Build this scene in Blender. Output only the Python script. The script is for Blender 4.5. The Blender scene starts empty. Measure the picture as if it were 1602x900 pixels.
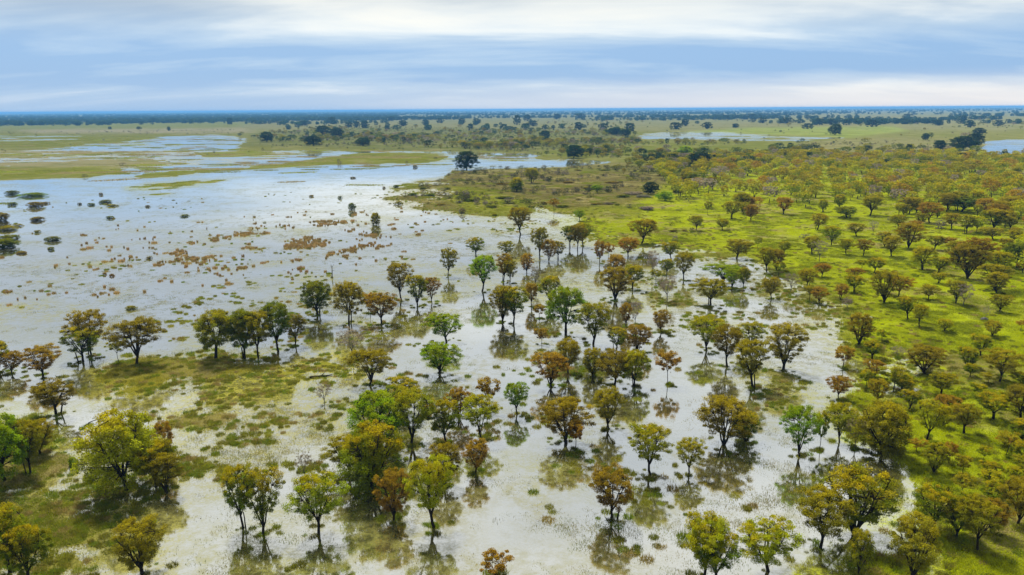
import bpy, math, random
import numpy as np
from mathutils import Matrix, Vector

# ------------------------------------------------------------------ camera
PW, PH = 1602.0, 900.0
CAM_H = 40.0
FPX = 1233.0                       # focal length in pixels of a 1602 px wide frame
PITCH = math.radians(12.75)
ROLL = math.radians(0.36)
sc = bpy.context.scene
C = sc.collection

_f = np.array([0, math.cos(PITCH), -math.sin(PITCH)])
_r0 = np.array([1.0, 0, 0]); _u0 = np.array([0, math.sin(PITCH), math.cos(PITCH)])
_r = _r0 * math.cos(ROLL) - _u0 * math.sin(ROLL)
_u = _u0 * math.cos(ROLL) + _r0 * math.sin(ROLL)

cd = bpy.data.cameras.new('camera')
cam = bpy.data.objects.new('camera', cd); C.objects.link(cam)
cd.sensor_width = 36.0
cd.lens = 36.0 * FPX / PW
cd.clip_start = 1.0; cd.clip_end = 120000.0
m = Matrix.Identity(4)
for i in range(3):
    m[i][0] = _r[i]; m[i][1] = _u[i]; m[i][2] = -_f[i]
m[2][3] = CAM_H
cam.matrix_world = m
sc.camera = cam

# ------------------------------------------------------------------ sky, sun, exposure
SUN_EL, SUN_AZ = math.radians(58), math.radians(-20)      # azimuth from +Y, clockwise
w = bpy.data.worlds.new('World'); sc.world = w; w.use_nodes = True
nt = w.node_tree; nt.nodes.clear()
def N(tree, kind, **kw):
    n = tree.nodes.new(kind)
    for k, v in kw.items():
        if k.startswith('i_'):
            key = k[2:]
            n.inputs[int(key) if key.isdigit() else key.replace('_', ' ')].default_value = v
        else:
            setattr(n, k, v)
    return n
def math_n(tree, op, a=None, b=None, clamp=False):
    n = tree.nodes.new('ShaderNodeMath'); n.operation = op; n.use_clamp = clamp
    for i, v in enumerate((a, b)):
        if v is None: continue
        if isinstance(v, (int, float)): n.inputs[i].default_value = v
        else: tree.links.new(v, n.inputs[i])
    return n.outputs[0]
def mrange(tree, v, a, b, c=0.0, d=1.0, smooth=True):
    n = tree.nodes.new('ShaderNodeMapRange'); n.interpolation_type = 'SMOOTHSTEP' if smooth else 'LINEAR'
    tree.links.new(v, n.inputs[0])
    for i, x in enumerate((a, b, c, d)): n.inputs[1 + i].default_value = x
    return n.outputs[0]
def mixc(tree, fac, a, b, blend='MIX'):
    n = tree.nodes.new('ShaderNodeMix'); n.data_type = 'RGBA'; n.blend_type = blend
    for sock, v in ((n.inputs[0], fac), (n.inputs[6], a), (n.inputs[7], b)):
        if isinstance(v, (int, float)): sock.default_value = v
        elif isinstance(v, tuple): sock.default_value = (*v, 1.0) if len(v) == 3 else v
        else: tree.links.new(v, sock)
    return n.outputs[2]
def noise(tree, vec, scale, detail=4.0, rough=0.55, dist=0.0):
    n = tree.nodes.new('ShaderNodeTexNoise')
    n.inputs['Scale'].default_value = scale; n.inputs['Detail'].default_value = detail
    n.inputs['Roughness'].default_value = rough; n.inputs['Distortion'].default_value = dist
    if vec is not None: tree.links.new(vec, n.inputs['Vector'])
    return n.outputs[0]

L = nt.links
out = N(nt, 'ShaderNodeOutputWorld')
sky = N(nt, 'ShaderNodeTexSky', sky_type='NISHITA', sun_disc=False, sun_elevation=SUN_EL, sun_rotation=SUN_AZ)
sky.air_density = 1.0; sky.dust_density = 1.0
bg_sky = N(nt, 'ShaderNodeBackground'); bg_sky.inputs[1].default_value = 0.10
L.new(sky.outputs[0], bg_sky.inputs[0])
tc = N(nt, 'ShaderNodeTexCoord')
sep = N(nt, 'ShaderNodeSeparateXYZ'); L.new(tc.outputs['Generated'], sep.inputs[0])
zz = math_n(nt, 'ADD', math_n(nt, 'MAXIMUM', sep.outputs[2], 0.0), 0.15)
px = math_n(nt, 'DIVIDE', sep.outputs[0], zz); py = math_n(nt, 'DIVIDE', sep.outputs[1], zz)
cb = N(nt, 'ShaderNodeCombineXYZ')
L.new(math_n(nt, 'MULTIPLY', px, 0.44), cb.inputs[0]); L.new(py, cb.inputs[1]); cb.inputs[2].default_value = 3.7
n1 = noise(nt, cb.outputs[0], 1.2, 10.0, 0.56, 0.3)
cb2 = N(nt, 'ShaderNodeCombineXYZ')
L.new(math_n(nt, 'MULTIPLY', px, 0.5), cb2.inputs[0]); L.new(py, cb2.inputs[1]); cb2.inputs[2].default_value = 11.3
n2 = noise(nt, cb2.outputs[0], 0.85, 4.0, 0.5, 0.3)
side = mrange(nt, sep.outputs[0], -0.45, 0.55, 0.0, 1.0)
base_band = math_n(nt, 'MULTIPLY', mrange(nt, sep.outputs[2], 0.015, 0.040), mrange(nt, sep.outputs[2], 0.055, 0.105, 1.0, 0.0))   # the blue-grey cloud base
nn = math_n(nt, 'ADD', math_n(nt, 'MULTIPLY', n1, 0.66), math_n(nt, 'MULTIPLY', n2, 0.36))
nn = math_n(nt, 'SUBTRACT', nn, math_n(nt, 'MULTIPLY', base_band, 0.11))
nn = math_n(nt, 'ADD', nn, math_n(nt, 'MULTIPLY', math_n(nt, 'SUBTRACT', side, 0.45), 0.05))
ramp = N(nt, 'ShaderNodeValToRGB'); L.new(nn, ramp.inputs[0])
e = ramp.color_ramp.elements
e[0].position = 0.39; e[0].color = (0.175, 0.305, 0.50, 1)
e[1].position = 0.66; e[1].color = (0.67, 0.66, 0.62, 1)
k = ramp.color_ramp.elements.new(0.50); k.color = (0.295, 0.405, 0.54, 1)
k = ramp.color_ramp.elements.new(0.58); k.color = (0.51, 0.565, 0.61, 1)
# the pale rain-haze under the cloud base close to the horizon, warmer on the sun's far right
hz = mrange(nt, sep.outputs[2], 0.0, 0.045, 1.0, 0.0)
hcol = mixc(nt, side, (0.22, 0.345, 0.52), (0.60, 0.57, 0.56))
up_w = mrange(nt, sep.outputs[2], 0.06, 0.16, 0.0, 0.90)
lump = math_n(nt, 'ADD', math_n(nt, 'MULTIPLY', n2, 0.6), math_n(nt, 'MULTIPLY', n1, 0.4))
over = mixc(nt, mrange(nt, lump, 0.40, 0.60), (0.285, 0.30, 0.31), (0.55, 0.545, 0.50))
ccol = mixc(nt, math_n(nt, 'MULTIPLY', hz, 0.90), mixc(nt, up_w, ramp.outputs[0], over), hcol)
bg_c = N(nt, 'ShaderNodeBackground'); L.new(ccol, bg_c.inputs[0]); bg_c.inputs[1].default_value = 1.0
mx = N(nt, 'ShaderNodeMixShader'); mx.inputs[0].default_value = 0.9
L.new(bg_sky.outputs[0], mx.inputs[1]); L.new(bg_c.outputs[0], mx.inputs[2])
L.new(mx.outputs[0], out.inputs[0])

sd = bpy.data.lights.new('sun', 'SUN'); sd.energy = 4.8; sd.angle = math.radians(9); sd.color = (1.0, 0.94, 0.84)
so = bpy.data.objects.new('sun', sd); C.objects.link(so)
sdir = Vector((math.sin(SUN_AZ) * math.cos(SUN_EL), math.cos(SUN_AZ) * math.cos(SUN_EL), math.sin(SUN_EL)))
so.rotation_euler = (-sdir).to_track_quat('-Z', 'Y').to_euler()
so.location = (0, 0, 300)

vs = sc.view_settings
vs.view_transform = 'Standard'; vs.look = 'None'; vs.gamma = 1.0; vs.use_curve_mapping = False
vs.exposure = 0.68
sc.render.engine = 'CYCLES'
cy = sc.cycles
cy.max_bounces = 4; cy.diffuse_bounces = 2; cy.glossy_bounces = 2; cy.transmission_bounces = 2
cy.transparent_max_bounces = 4; cy.volume_bounces = 0
cy.use_denoising = True; cy.denoiser = 'OPENIMAGEDENOISE'
cy.caustics_reflective = False; cy.caustics_refractive = False

# ------------------------------------------------------------------ small maths
rng = np.random.default_rng(7)
random.seed(7)
def tag(o, label=None, cat=None, group=None, kind=None):
    if label: o['label'] = label
    if cat: o['category'] = cat
    if group: o['group'] = group
    if kind: o['kind'] = kind
    return o
def ray(x, y):
    return _f + (x - PW / 2) / FPX * _r + (PH / 2 - y) / FPX * _u
def ground(x, y):
    d = ray(x, y); t = -CAM_H / d[2]
    return d[0] * t, d[1] * t
def height_at(x, y, D):
    """height of the point on the sight line (x, y) at horizontal distance D"""
    d = ray(x, y); return CAM_H + d[2] / math.hypot(d[0], d[1]) * D
def project(X, Y, Z=0.0):
    p = np.stack([X, Y, np.zeros_like(X) + Z - CAM_H], -1)
    a = p @ _r; b = p @ _u; c = np.maximum(p @ _f, 1e-3)
    return PW / 2 + FPX * a / c, PH / 2 - FPX * b / c, c
def _hash(ix, iy, seed):
    h = (ix.astype(np.int64) * 374761393 + iy.astype(np.int64) * 668265263 + seed * 1442695041) & 0xffffffff
    h = ((h ^ (h >> 13)) * 1274126177) & 0xffffffff
    return ((h ^ (h >> 16)) & 0xffff) / 65535.0
def vnoise(x, y, seed=0):
    ix = np.floor(x); iy = np.floor(y); fx = x - ix; fy = y - iy
    fx = fx * fx * (3 - 2 * fx); fy = fy * fy * (3 - 2 * fy)
    a = _hash(ix, iy, seed); b = _hash(ix + 1, iy, seed); c = _hash(ix, iy + 1, seed); d = _hash(ix + 1, iy + 1, seed)
    return (a * (1 - fx) + b * fx) * (1 - fy) + (c * (1 - fx) + d * fx) * fy
def fbm(x, y, seed=0, octv=4):
    s = 0; a = 0.5; t = 0
    for o in range(octv):
        s = s + a * vnoise(x * 2 ** o + 17.3 * o, y * 2 ** o - 9.1 * o, seed + o); t += a; a *= 0.55
    return s / t

# ------------------------------------------------------------------ map of the flood plain (regions traced as outlines on the ground plane)
RX0, RX1, RY0, RY1 = -400, 2000, 166, 1000
RW, RH = RX1 - RX0, RY1 - RY0
_gx, _gy = np.meshgrid(np.arange(RX0, RX1) + 0.5, np.arange(RY0, RY1) + 0.5)
def polymask(pts):
    pts = np.array(pts, float)
    x0 = int(max(0, pts[:, 0].min() - RX0)); x1 = int(min(RW, pts[:, 0].max() - RX0 + 2))
    y0 = int(max(0, pts[:, 1].min() - RY0)); y1 = int(min(RH, pts[:, 1].max() - RY0 + 2))
    X = _gx[y0:y1, x0:x1]; Y = _gy[y0:y1, x0:x1]; ins = np.zeros(X.shape, bool)
    j = len(pts) - 1
    for i in range(len(pts)):
        xi, yi = pts[i]; xj, yj = pts[j]
        if yi != yj:
            ins ^= ((yi > Y) != (yj > Y)) & (X < (xj - xi) * (Y - yi) / (yj - yi) + xi)
        j = i
    return (slice(y0, y1), slice(x0, x1)), ins
def box1(a, r, ax):
    if r < 1: return a
    p = np.concatenate([np.repeat(np.take(a, [0], ax), r + 1, ax), a, np.repeat(np.take(a, [-1], ax), r, ax)], ax)
    c = np.cumsum(p, ax, dtype=np.float64); n = a.shape[ax]
    return (np.take(c, np.arange(2 * r + 1, 2 * r + 1 + n), ax) - np.take(c, np.arange(0, n), ax)) / (2 * r + 1)
_wy = np.clip((_gy - 230) / 200.0, 0, 1)
def soften(a, far=(3, 1), near=(10, 5)):
    f = box1(box1(box1(box1(a, far[0], 1), far[1], 0), far[0], 1), far[1], 0)
    n = box1(box1(box1(box1(a, near[0], 1), near[1], 0), near[0], 1), near[1], 0)
    return (f * (1 - _wy) + n * _wy).astype(np.float32)
def paint(base, items, **kw):
    a = np.full((RH, RW), base, float)
    for v, pts in items:
        s, mk = polymask(pts); a[s][mk] = v
    return soften(a, **kw)
def sample(a, x, y):
    u = np.clip(x - RX0 - 0.5, 0, RW - 1.001); v = np.clip(y - RY0 - 0.5, 0, RH - 1.001)
    iu = u.astype(int); iv = v.astype(int); fu = u - iu; fv = v - iv
    return (a[iv, iu] * (1 - fu) + a[iv, iu + 1] * fu) * (1 - fv) + (a[iv + 1, iu] * (1 - fu) + a[iv + 1, iu + 1] * fu) * fv

LAKE = [(-400, 285), (0, 282), (120, 277), (200, 275), (330, 271), (420, 264), (520, 258), (640, 258), (700, 262), (715, 268),
        (690, 278), (640, 285), (610, 295), (625, 305), (600, 318), (640, 330), (720, 338), (800, 338), (835, 322), (870, 320),
        (900, 350), (960, 372), (990, 372), (1010, 385), (1080, 393), (1140, 392), (1180, 398), (1190, 425), (1240, 440),
        (1300, 462), (1345, 480), (1340, 510), (1318, 530), (1330, 560), (1332, 585), (1325, 620), (1296, 650), (1288, 680),
        (1330, 700), (1365, 715), (1420, 740), (1440, 755), (1400, 790), (1390, 840), (1440, 850), (1520, 880), (1500, 1000), (-400, 1000)]
BANDS = [(-400, 237), (0, 237), (100, 231), (170, 224), (260, 214), (330, 211), (385, 215), (378, 237), (500, 234), (600, 238), (760, 237),
         (830, 240), (850, 250), (900, 249), (950, 252), (958, 257), (880, 262), (740, 266), (520, 262), (330, 272), (0, 284), (-400, 287)]
I1 = [(110, 590), (180, 574), (260, 577), (330, 567), (420, 564), (500, 548), (560, 552), (600, 578), (605, 600), (560, 622), (520, 602),
      (480, 602), (470, 625), (480, 650), (440, 672), (380, 678), (330, 688), (280, 672), (250, 660), (180, 650), (140, 640), (120, 612)]
I2 = [(-400, 640), (0, 642), (60, 642), (130, 645), (150, 690), (120, 740), (60, 760), (0, 772), (-400, 800)]
GA = [(-400, 263), (0, 264), (80, 263), (180, 261), (195, 270), (130, 277), (0, 282), (-400, 285)]
GB = [(200, 276), (260, 267), (350, 266), (400, 262), (470, 252), (500, 246), (560, 240), (640, 240), (700, 242), (705, 250), (640, 256),
      (520, 258), (420, 265), (330, 271), (240, 278)]
GC = [(285, 240), (340, 239), (400, 236), (425, 242), (360, 244), (330, 247)]
GD = [(178, 253), (236, 252), (236, 257), (180, 258)]
G3 = [(195, 291), (260, 285), (350, 282), (352, 288), (270, 296), (205, 297)]
G4 = [(232, 304), (270, 301), (300, 303), (260, 308)]
MUD = [(130, 236), (300, 232), (330, 240), (230, 246), (140, 247)]
P1 = [(995, 212), (1020, 208), (1060, 206), (1130, 206), (1200, 211), (1290, 214), (1340, 214), (1300, 218), (1250, 222), (1120, 220), (1010, 219)]
P2 = [(1535, 222), (1570, 218), (2000, 215), (2000, 247), (1570, 243), (1538, 240)]
M1 = [(-400, 700), (140, 710), (300, 695), (460, 665), (520, 625), (560, 650), (470, 720), (330, 770), (330, 1000), (-400, 1000)]
M2 = [(1190, 405), (1260, 430), (1345, 480), (1340, 530), (1240, 520), (1180, 470)]
M3 = [(1300, 725), (1440, 755), (1520, 880), (1480, 1000), (1180, 1000), (1230, 880), (1290, 800)]
M4 = [(1020, 425), (1100, 440), (1180, 475), (1090, 500), (1000, 475), (960, 450)]
M5 = [(1210, 590), (1300, 640), (1280, 690), (1180, 660), (1170, 600)]
LAND = paint(1.0, [(0.0, LAKE), (0.0, BANDS), (0.34, [(-400, 239), (120, 234), (380, 236), (480, 238), (420, 252), (200, 263), (-400, 263)]), (0.40, [(170, 223), (232, 222), (232, 228), (172, 228)]), (0.42, [(-400, 213), (60, 212), (130, 213), (120, 219), (0, 224), (-400, 226)]), (0.36, P1), (0.0, P2), (0.24, M1), (0.44, M2), (0.44, M3), (0.42, M4), (0.44, [(1120, 575), (1250, 585), (1262, 660), (1200, 695), (1130, 660)]),
                   (0.56, I1), (0.62, I2), (0.47, [(1262, 436), (1345, 476), (1430, 520), (1410, 560), (1365, 640), (1325, 690), (1292, 680), (1300, 640), (1322, 560), (1300, 500)]), (0.46, [(1080, 386), (1190, 392), (1262, 436), (1240, 452), (1180, 425), (1090, 410)]), (0.55, [(600, 318), (625, 305), (610, 295), (640, 285), (690, 278), (730, 285), (705, 310), (740, 340), (640, 331)]), (0.60, [(1345, 476), (1460, 500), (1490, 580), (1450, 640), (1420, 735), (1340, 700), (1330, 690), (1335, 600)]), (0.5, [(835, 325), (880, 318), (905, 345), (1000, 368), (1080, 388), (1000, 392), (900, 365)]), (1, GA), (1, GB), (1, GC), (0.8, GD), (0.62, G3), (0.6, G4), (0.42, MUD)], near=(30, 14))
def rgbmap(base, items):
    return [paint(base[i], [(c[i], p) for c, p in items], far=(6, 1), near=(22, 12)) for i in range(3)]
EMG = paint(.5, [(.10, [(-400, 282), (330, 270), (620, 258), (700, 262), (610, 300), (600, 330), (420, 335), (200, 360), (0, 400), (-400, 400)]),
                 (.30, [(-400, 400), (0, 400), (200, 360), (420, 335), (640, 340), (760, 380), (640, 420), (500, 440), (300, 470), (-400, 500)]),
                 (.62, [(240, 470), (480, 425), (640, 420), (740, 440), (700, 480), (560, 540), (420, 470)]),
                 (.70, [(640, 335), (840, 335), (900, 380), (760, 400)]),
                 (1.0, M1), (.95, [(560, 640), (480, 730), (330, 780), (300, 690), (420, 680), (500, 620)]), (.8, M2), (.9, M3), (.9, M4), (.8, M5), (.18, [(760, 540), (840, 560), (830, 620), (760, 640), (700, 580)]),
                 (.22, [(840, 600), (1110, 560), (1120, 700), (1000, 720), (820, 720)]), (1.0, [(690, 770), (800, 745), (900, 790), (930, 880), (900, 1000), (680, 1000)]), (.25, [(520, 790), (640, 800), (660, 900), (530, 900)])], near=(16, 9))
BRIGHT = (0.345, 0.395, 0.006)
SCRUB = [(640, 300), (700, 265), (850, 262), (980, 255), (1060, 288), (960, 330), (830, 332), (700, 336), (610, 320)]
COVER = rgbmap((0.20, 0.20, 0.05), [
    ((0.24, 0.23, 0.10), [(-400, 160), (2000, 160), (2000, 205), (1300, 204), (900, 206), (400, 205), (-400, 200)]),
    ((0.20, 0.22, 0.045), [(-400, 186), (300, 187), (400, 193), (360, 200), (150, 203), (-400, 204)]),
    ((0.33, 0.29, 0.19), [(20, 204), (130, 202), (380, 201), (400, 208), (250, 209), (60, 209)]),
    ((0.17, 0.18, 0.018), [(-400, 212), (60, 210), (120, 212), (220, 211), (265, 208), (262, 214), (170, 224), (100, 231), (-400, 238)]),
    ((0.15, 0.16, 0.05), [(400, 208), (560, 200), (820, 202), (980, 205), (990, 222), (960, 248), (800, 238), (600, 236), (480, 230), (380, 230)]),
    ((0.17, 0.19, 0.03), [(830, 240), (1000, 222), (1300, 224), (1250, 250), (1050, 262), (950, 252)]),
    ((0.27, 0.33, 0.06), [(1060, 207), (1180, 200), (1400, 198), (1420, 205), (1330, 216), (1200, 211)]),
    ((0.24, 0.22, 0.09), [(1260, 222), (1420, 215), (1540, 224), (1540, 245), (1420, 252), (1260, 248)]),
    (BRIGHT, [(840, 340), (960, 310), (1060, 285), (1120, 262), (1260, 250), (1420, 254), (1540, 246), (2000, 250), (2000, 1000), (1150, 1000),
              (1250, 700), (1320, 560), (1330, 480), (1180, 400), (960, 380)]),
    ((0.19, 0.165, 0.06), SCRUB),
    ((0.23, 0.25, 0.02), [(690, 290), (760, 300), (880, 330), (1000, 320), (1000, 345), (840, 340), (720, 336)]),
    ((0.29, 0.27, 0.03), I1), ((0.26, 0.285, 0.015), I2), ((0.185, 0.20, 0.02), GA), ((0.185, 0.20, 0.02), GB), ((0.2, 0.23, 0.02), GC),
    ((0.2, 0.23, 0.02), GD), ((0.19, 0.22, 0.03), G3), ((0.19, 0.22, 0.03), G4), ((0.30, 0.265, 0.15), [(-400, 238), (120, 233), (380, 236), (470, 238), (420, 252), (330, 262), (-400, 262)]), ((0.185, 0.20, 0.02), GA), ((0.185, 0.20, 0.02), GB), ((0.2, 0.23, 0.02), GC),
    ((0.28, 0.265, 0.06), M1)])
def warp(X, Y, amp=1.0):
    r = np.hypot(X, Y); k = amp * (0.9 + 0.010 * r)
    s = 1.0 / (4.0 + 0.03 * np.minimum(r, 3000))
    s = 1.0 / 9.0
    wx = (fbm(X * s, Y * s, 31, 4) - 0.5) * 5.0 + (fbm(X / 60, Y / 60, 41, 3) - 0.5) * 26.0
    wy = (fbm(X * s, Y * s, 51, 4) - 0.5) * 5.0 + (fbm(X / 60, Y / 60, 61, 3) - 0.5) * 26.0
    fade = np.clip(r / 400.0, 0.42, 1.0)
    return X + wx * amp * fade, Y + wy * amp * fade
def land_at(X, Y):
    wx, wy = warp(X, Y)
    x, y, c = project(wx, wy)
    l = sample(LAND, x, y)
    return np.where(c > 5, l, LAND[-1, int(RW / 2)])
def terrain_z(X, Y):
    l = land_at(X, Y)
    n = fbm(X / 7.0, Y / 7.0, 5, 4) - 0.5
    n2 = fbm(X / 2.2, Y / 2.2, 15, 3) - 0.5
    n3 = fbm(X / 26.0, Y / 26.0, 25, 3) - 0.5
    n4 = fbm(X / 110.0, Y / 50.0, 35, 4) - 0.5
    far = np.clip((np.hypot(X, Y) - 350) / 300, 0, 1)
    return (l - 0.5) * 0.80 + n * 0.50 + n2 * 0.22 + n3 * 0.62 * (1 - far) + n4 * 0.95 * far
def cover_at(X, Y):
    x, y, c = project(*warp(X, Y, 0.7))
    return np.stack([sample(a, x, y) for a in COVER], -1)

# ------------------------------------------------------------------ materials
def mat(name):
    mt = bpy.data.materials.new(name); mt.use_nodes = True
    t = mt.node_tree; t.nodes.clear()
    return mt, t, t.nodes.new('ShaderNodeOutputMaterial')
def attr(t, name, kind='GEOMETRY'):
    a = t.nodes.new('ShaderNodeAttribute'); a.attribute_name = name; a.attribute_type = kind; return a

def make_ground_mat():
    mt, t, o = mat('ground_cover')
    geo = t.nodes.new('ShaderNodeNewGeometry')
    a = attr(t, 'cover')
    n1 = noise(t, geo.outputs['Position'], 0.55, 5.0, 0.65)
    n2 = noise(t, geo.outputs['Position'], 0.09, 4.0, 0.6)
    n3 = noise(t, geo.outputs['Position'], 2.6, 3.0, 0.6)
    n5 = noise(t, geo.outputs['Position'], 0.011, 6.0, 0.65)
    c = mixc(t, mrange(t, n1, 0.38, 0.68, 0.0, 0.40), a.outputs['Color'], (0.16, 0.17, 0.010))
    c = mixc(t, mrange(t, n2, 0.50, 0.72, 0.0, 0.45), c, (0.36, 0.31, 0.11))
    c = mixc(t, mrange(t, n3, 0.54, 0.74, 0.0, 0.32), c, (0.10, 0.09, 0.014))
    c = mixc(t, mrange(t, n5, 0.48, 0.66, 0.0, 0.55), c, (0.15, 0.175, 0.02))
    n6 = noise(t, geo.outputs['Position'], 0.030, 5.0, 0.7)
    c = mixc(t, mrange(t, n6, 0.50, 0.64, 0.0, 0.45), c, (0.32, 0.29, 0.12))
    c = mixc(t, mrange(t, n6, 0.36, 0.47, 0.5, 0.0), c, (0.13, 0.145, 0.012))
    b = t.nodes.new('ShaderNodeBsdfDiffuse'); t.links.new(c, b.inputs[0]); b.inputs[1].default_value = 1.0
    bump = t.nodes.new('ShaderNodeBump'); bump.inputs['Strength'].default_value = 0.7; bump.inputs['Distance'].default_value = 0.25
    t.links.new(n3, bump.inputs['Height']); t.links.new(bump.outputs[0], b.inputs['Normal'])
    t.links.new(b.outputs[0], o.inputs[0]); return mt
def make_water_mat():
    mt, t, o = mat('flood_water')
    geo = t.nodes.new('ShaderNodeNewGeometry')
    P = geo.outputs['Position']
    n1 = noise(t, P, 0.06, 5.0, 0.6, 0.4); n2 = noise(t, P, 0.7, 5.0, 0.7); n3 = noise(t, P, 3.1, 3.0, 0.65)
    weed = math_n(t, 'MULTIPLY', mrange(t, n1, 0.40, 0.68), mrange(t, n2, 0.34, 0.66))
    murk = mixc(t, weed, (0.085, 0.082, 0.032), (0.15, 0.142, 0.035))
    wa = attr(t, 'weed').outputs['Fac']; wcol = attr(t, 'cover').outputs['Color']
    wv_ = math_n(t, 'MULTIPLY', wa, mrange(t, n2, 0.30, 0.62, 0.25, 1.0)); wv_ = math_n(t, 'MULTIPLY', wv_, mrange(t, n3, 0.36, 0.60, 0.45, 1.0), True)
    murk = mixc(t, wv_, murk, wcol)
    murk = mixc(t, mrange(t, n3, 0.55, 0.72, 0.0, 0.5), murk, (0.16, 0.155, 0.04))
    dif = t.nodes.new('ShaderNodeBsdfDiffuse'); t.links.new(murk, dif.inputs[0])
    gl = t.nodes.new('ShaderNodeBsdfGlossy'); gl.inputs['Color'].default_value = (0.97, 0.98, 0.98, 1)
    r = mrange(t, n2, 0.3, 0.7, 0.015, 0.06); t.links.new(r, gl.inputs['Roughness'])
    bump = t.nodes.new('ShaderNodeBump'); bump.inputs['Strength'].default_value = 0.05; bump.inputs['Distance'].default_value = 0.05
    t.links.new(n3, bump.inputs['Height']); t.links.new(bump.outputs[0], gl.inputs['Normal'])
    lw = t.nodes.new('ShaderNodeLayerWeight'); lw.inputs[0].default_value = 0.5
    fac = mrange(t, lw.outputs['Facing'], 0.35, 0.88, 0.72, 0.96, smooth=False)
    fac = math_n(t, 'MULTIPLY', fac, mrange(t, weed, 0.0, 1.0, 1.0, 0.52))
    fac = math_n(t, 'MULTIPLY', fac, mrange(t, n3, 0.56, 0.70, 1.0, 0.85))
    fac = math_n(t, 'MULTIPLY', fac, mrange(t, wv_, 0.0, 1.0, 1.0, 0.14, smooth=False))
    mxs = t.nodes.new('ShaderNodeMixShader'); t.links.new(fac, mxs.inputs[0])
    t.links.new(dif.outputs[0], mxs.inputs[1]); t.links.new(gl.outputs[0], mxs.inputs[2])
    t.links.new(mxs.outputs[0], o.inputs[0]); return mt
GOLD = (0.44, 0.345, 0.006)
def make_leaf_mat(name, inst):
    mt, t, o = mat(name)
    if inst:
        a = attr(t, 'tint', 'INSTANCER'); col, alpha = a.outputs['Color'], a.outputs['Alpha']
    else:
        a = t.nodes.new('ShaderNodeObjectInfo'); col, alpha = a.outputs['Color'], a.outputs['Alpha']
    lv = attr(t, 'lv').outputs['Fac']; au = attr(t, 'autumn').outputs['Fac']
    c = mixc(t, math_n(t, 'MULTIPLY', au, alpha, True), col, GOLD)
    v = mrange(t, lv, 0.0, 1.0, 0.70, 1.30, smooth=False)
    vm = t.nodes.new('ShaderNodeVectorMath'); vm.operation = 'SCALE'
    t.links.new(c, vm.inputs[0]); t.links.new(v, vm.inputs['Scale'])
    d = t.nodes.new('ShaderNodeBsdfDiffuse'); t.links.new(vm.outputs[0], d.inputs[0])
    tr = t.nodes.new('ShaderNodeBsdfTranslucent'); t.links.new(vm.outputs[0], tr.inputs[0])
    mxs = t.nodes.new('ShaderNodeMixShader'); mxs.inputs[0].default_value = 0.48
    t.links.new(d.outputs[0], mxs.inputs[1]); t.links.new(tr.outputs[0], mxs.inputs[2])
    t.links.new(mxs.outputs[0], o.inputs[0]); return mt
def make_plain(name, col, var=0.35, scale=6.0, rough=1.0):
    mt, t, o = mat(name)
    tcn = t.nodes.new('ShaderNodeTexCoord')
    n1 = noise(t, tcn.outputs['Object'], scale, 4.0)
    c = mixc(t, mrange(t, n1, 0.3, 0.7), tuple(x * (1 - var) for x in col), tuple(x * (1 + var) for x in col))
    d = t.nodes.new('ShaderNodeBsdfDiffuse'); t.links.new(c, d.inputs[0]); d.inputs[1].default_value = rough
    t.links.new(d.outputs[0], o.inputs[0]); return mt
M_GROUND = make_ground_mat(); M_WATER = make_water_mat()
M_LEAF = make_leaf_mat('leaf', False); M_LEAF_I = make_leaf_mat('leaf_mass', True)
M_BARK = make_plain('bark', (0.030, 0.024, 0.017)); M_BARK_P = make_plain('dry_grey_bark', (0.16, 0.145, 0.125))
M_STONE = make_plain('grey_stone', (0.17, 0.165, 0.16))

# ------------------------------------------------------------------ mesh helpers
def mesh_np(name, verts, faces, mats, face_attrs=None, midx=None, smooth=False, vcol=None):
    """faces: list of integer arrays (n,3) or (n,4)"""
    me = bpy.data.meshes.new(name)
    verts = np.asarray(verts, np.float32)
    faces = [np.asarray(f, np.int32) for f in faces if len(f)]
    loops = np.concatenate([f.ravel() for f in faces]) if faces else np.zeros(0, np.int32)
    sizes = np.concatenate([np.full(len(f), f.shape[1], np.int32) for f in faces]) if faces else np.zeros(0, np.int32)
    me.vertices.add(len(verts)); me.vertices.foreach_set('co', verts.ravel())
    me.loops.add(len(loops)); me.loops.foreach_set('vertex_index', loops)
    me.polygons.add(len(sizes))
    me.polygons.foreach_set('loop_start', np.concatenate([[0], np.cumsum(sizes)[:-1]]).astype(np.int32))
    me.polygons.foreach_set('loop_total', sizes)
    for mm in mats: me.materials.append(mm)
    if midx is not None: me.polygons.foreach_set('material_index', np.asarray(midx, np.int32))
    me.update(calc_edges=True)
    for k, v in (face_attrs or {}).items():
        at = me.attributes.new(k, 'FLOAT', 'FACE'); at.data.foreach_set('value', np.asarray(v, np.float32))
    if vcol is not None:
        at = me.attributes.new('cover', 'FLOAT_COLOR', 'POINT')
        at.data.foreach_set('color', np.concatenate([vcol, np.ones((len(vcol), 1))], 1).astype(np.float32).ravel())
    if smooth: me.polygons.foreach_set('use_smooth', np.ones(len(sizes), bool))
    me.validate()
    return me
def obj(name, me, parent=None, loc=None):
    o = bpy.data.objects.new(name, me); C.objects.link(o)
    if parent: o.parent = parent
    if loc is not None: o.location = loc
    return o

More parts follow.
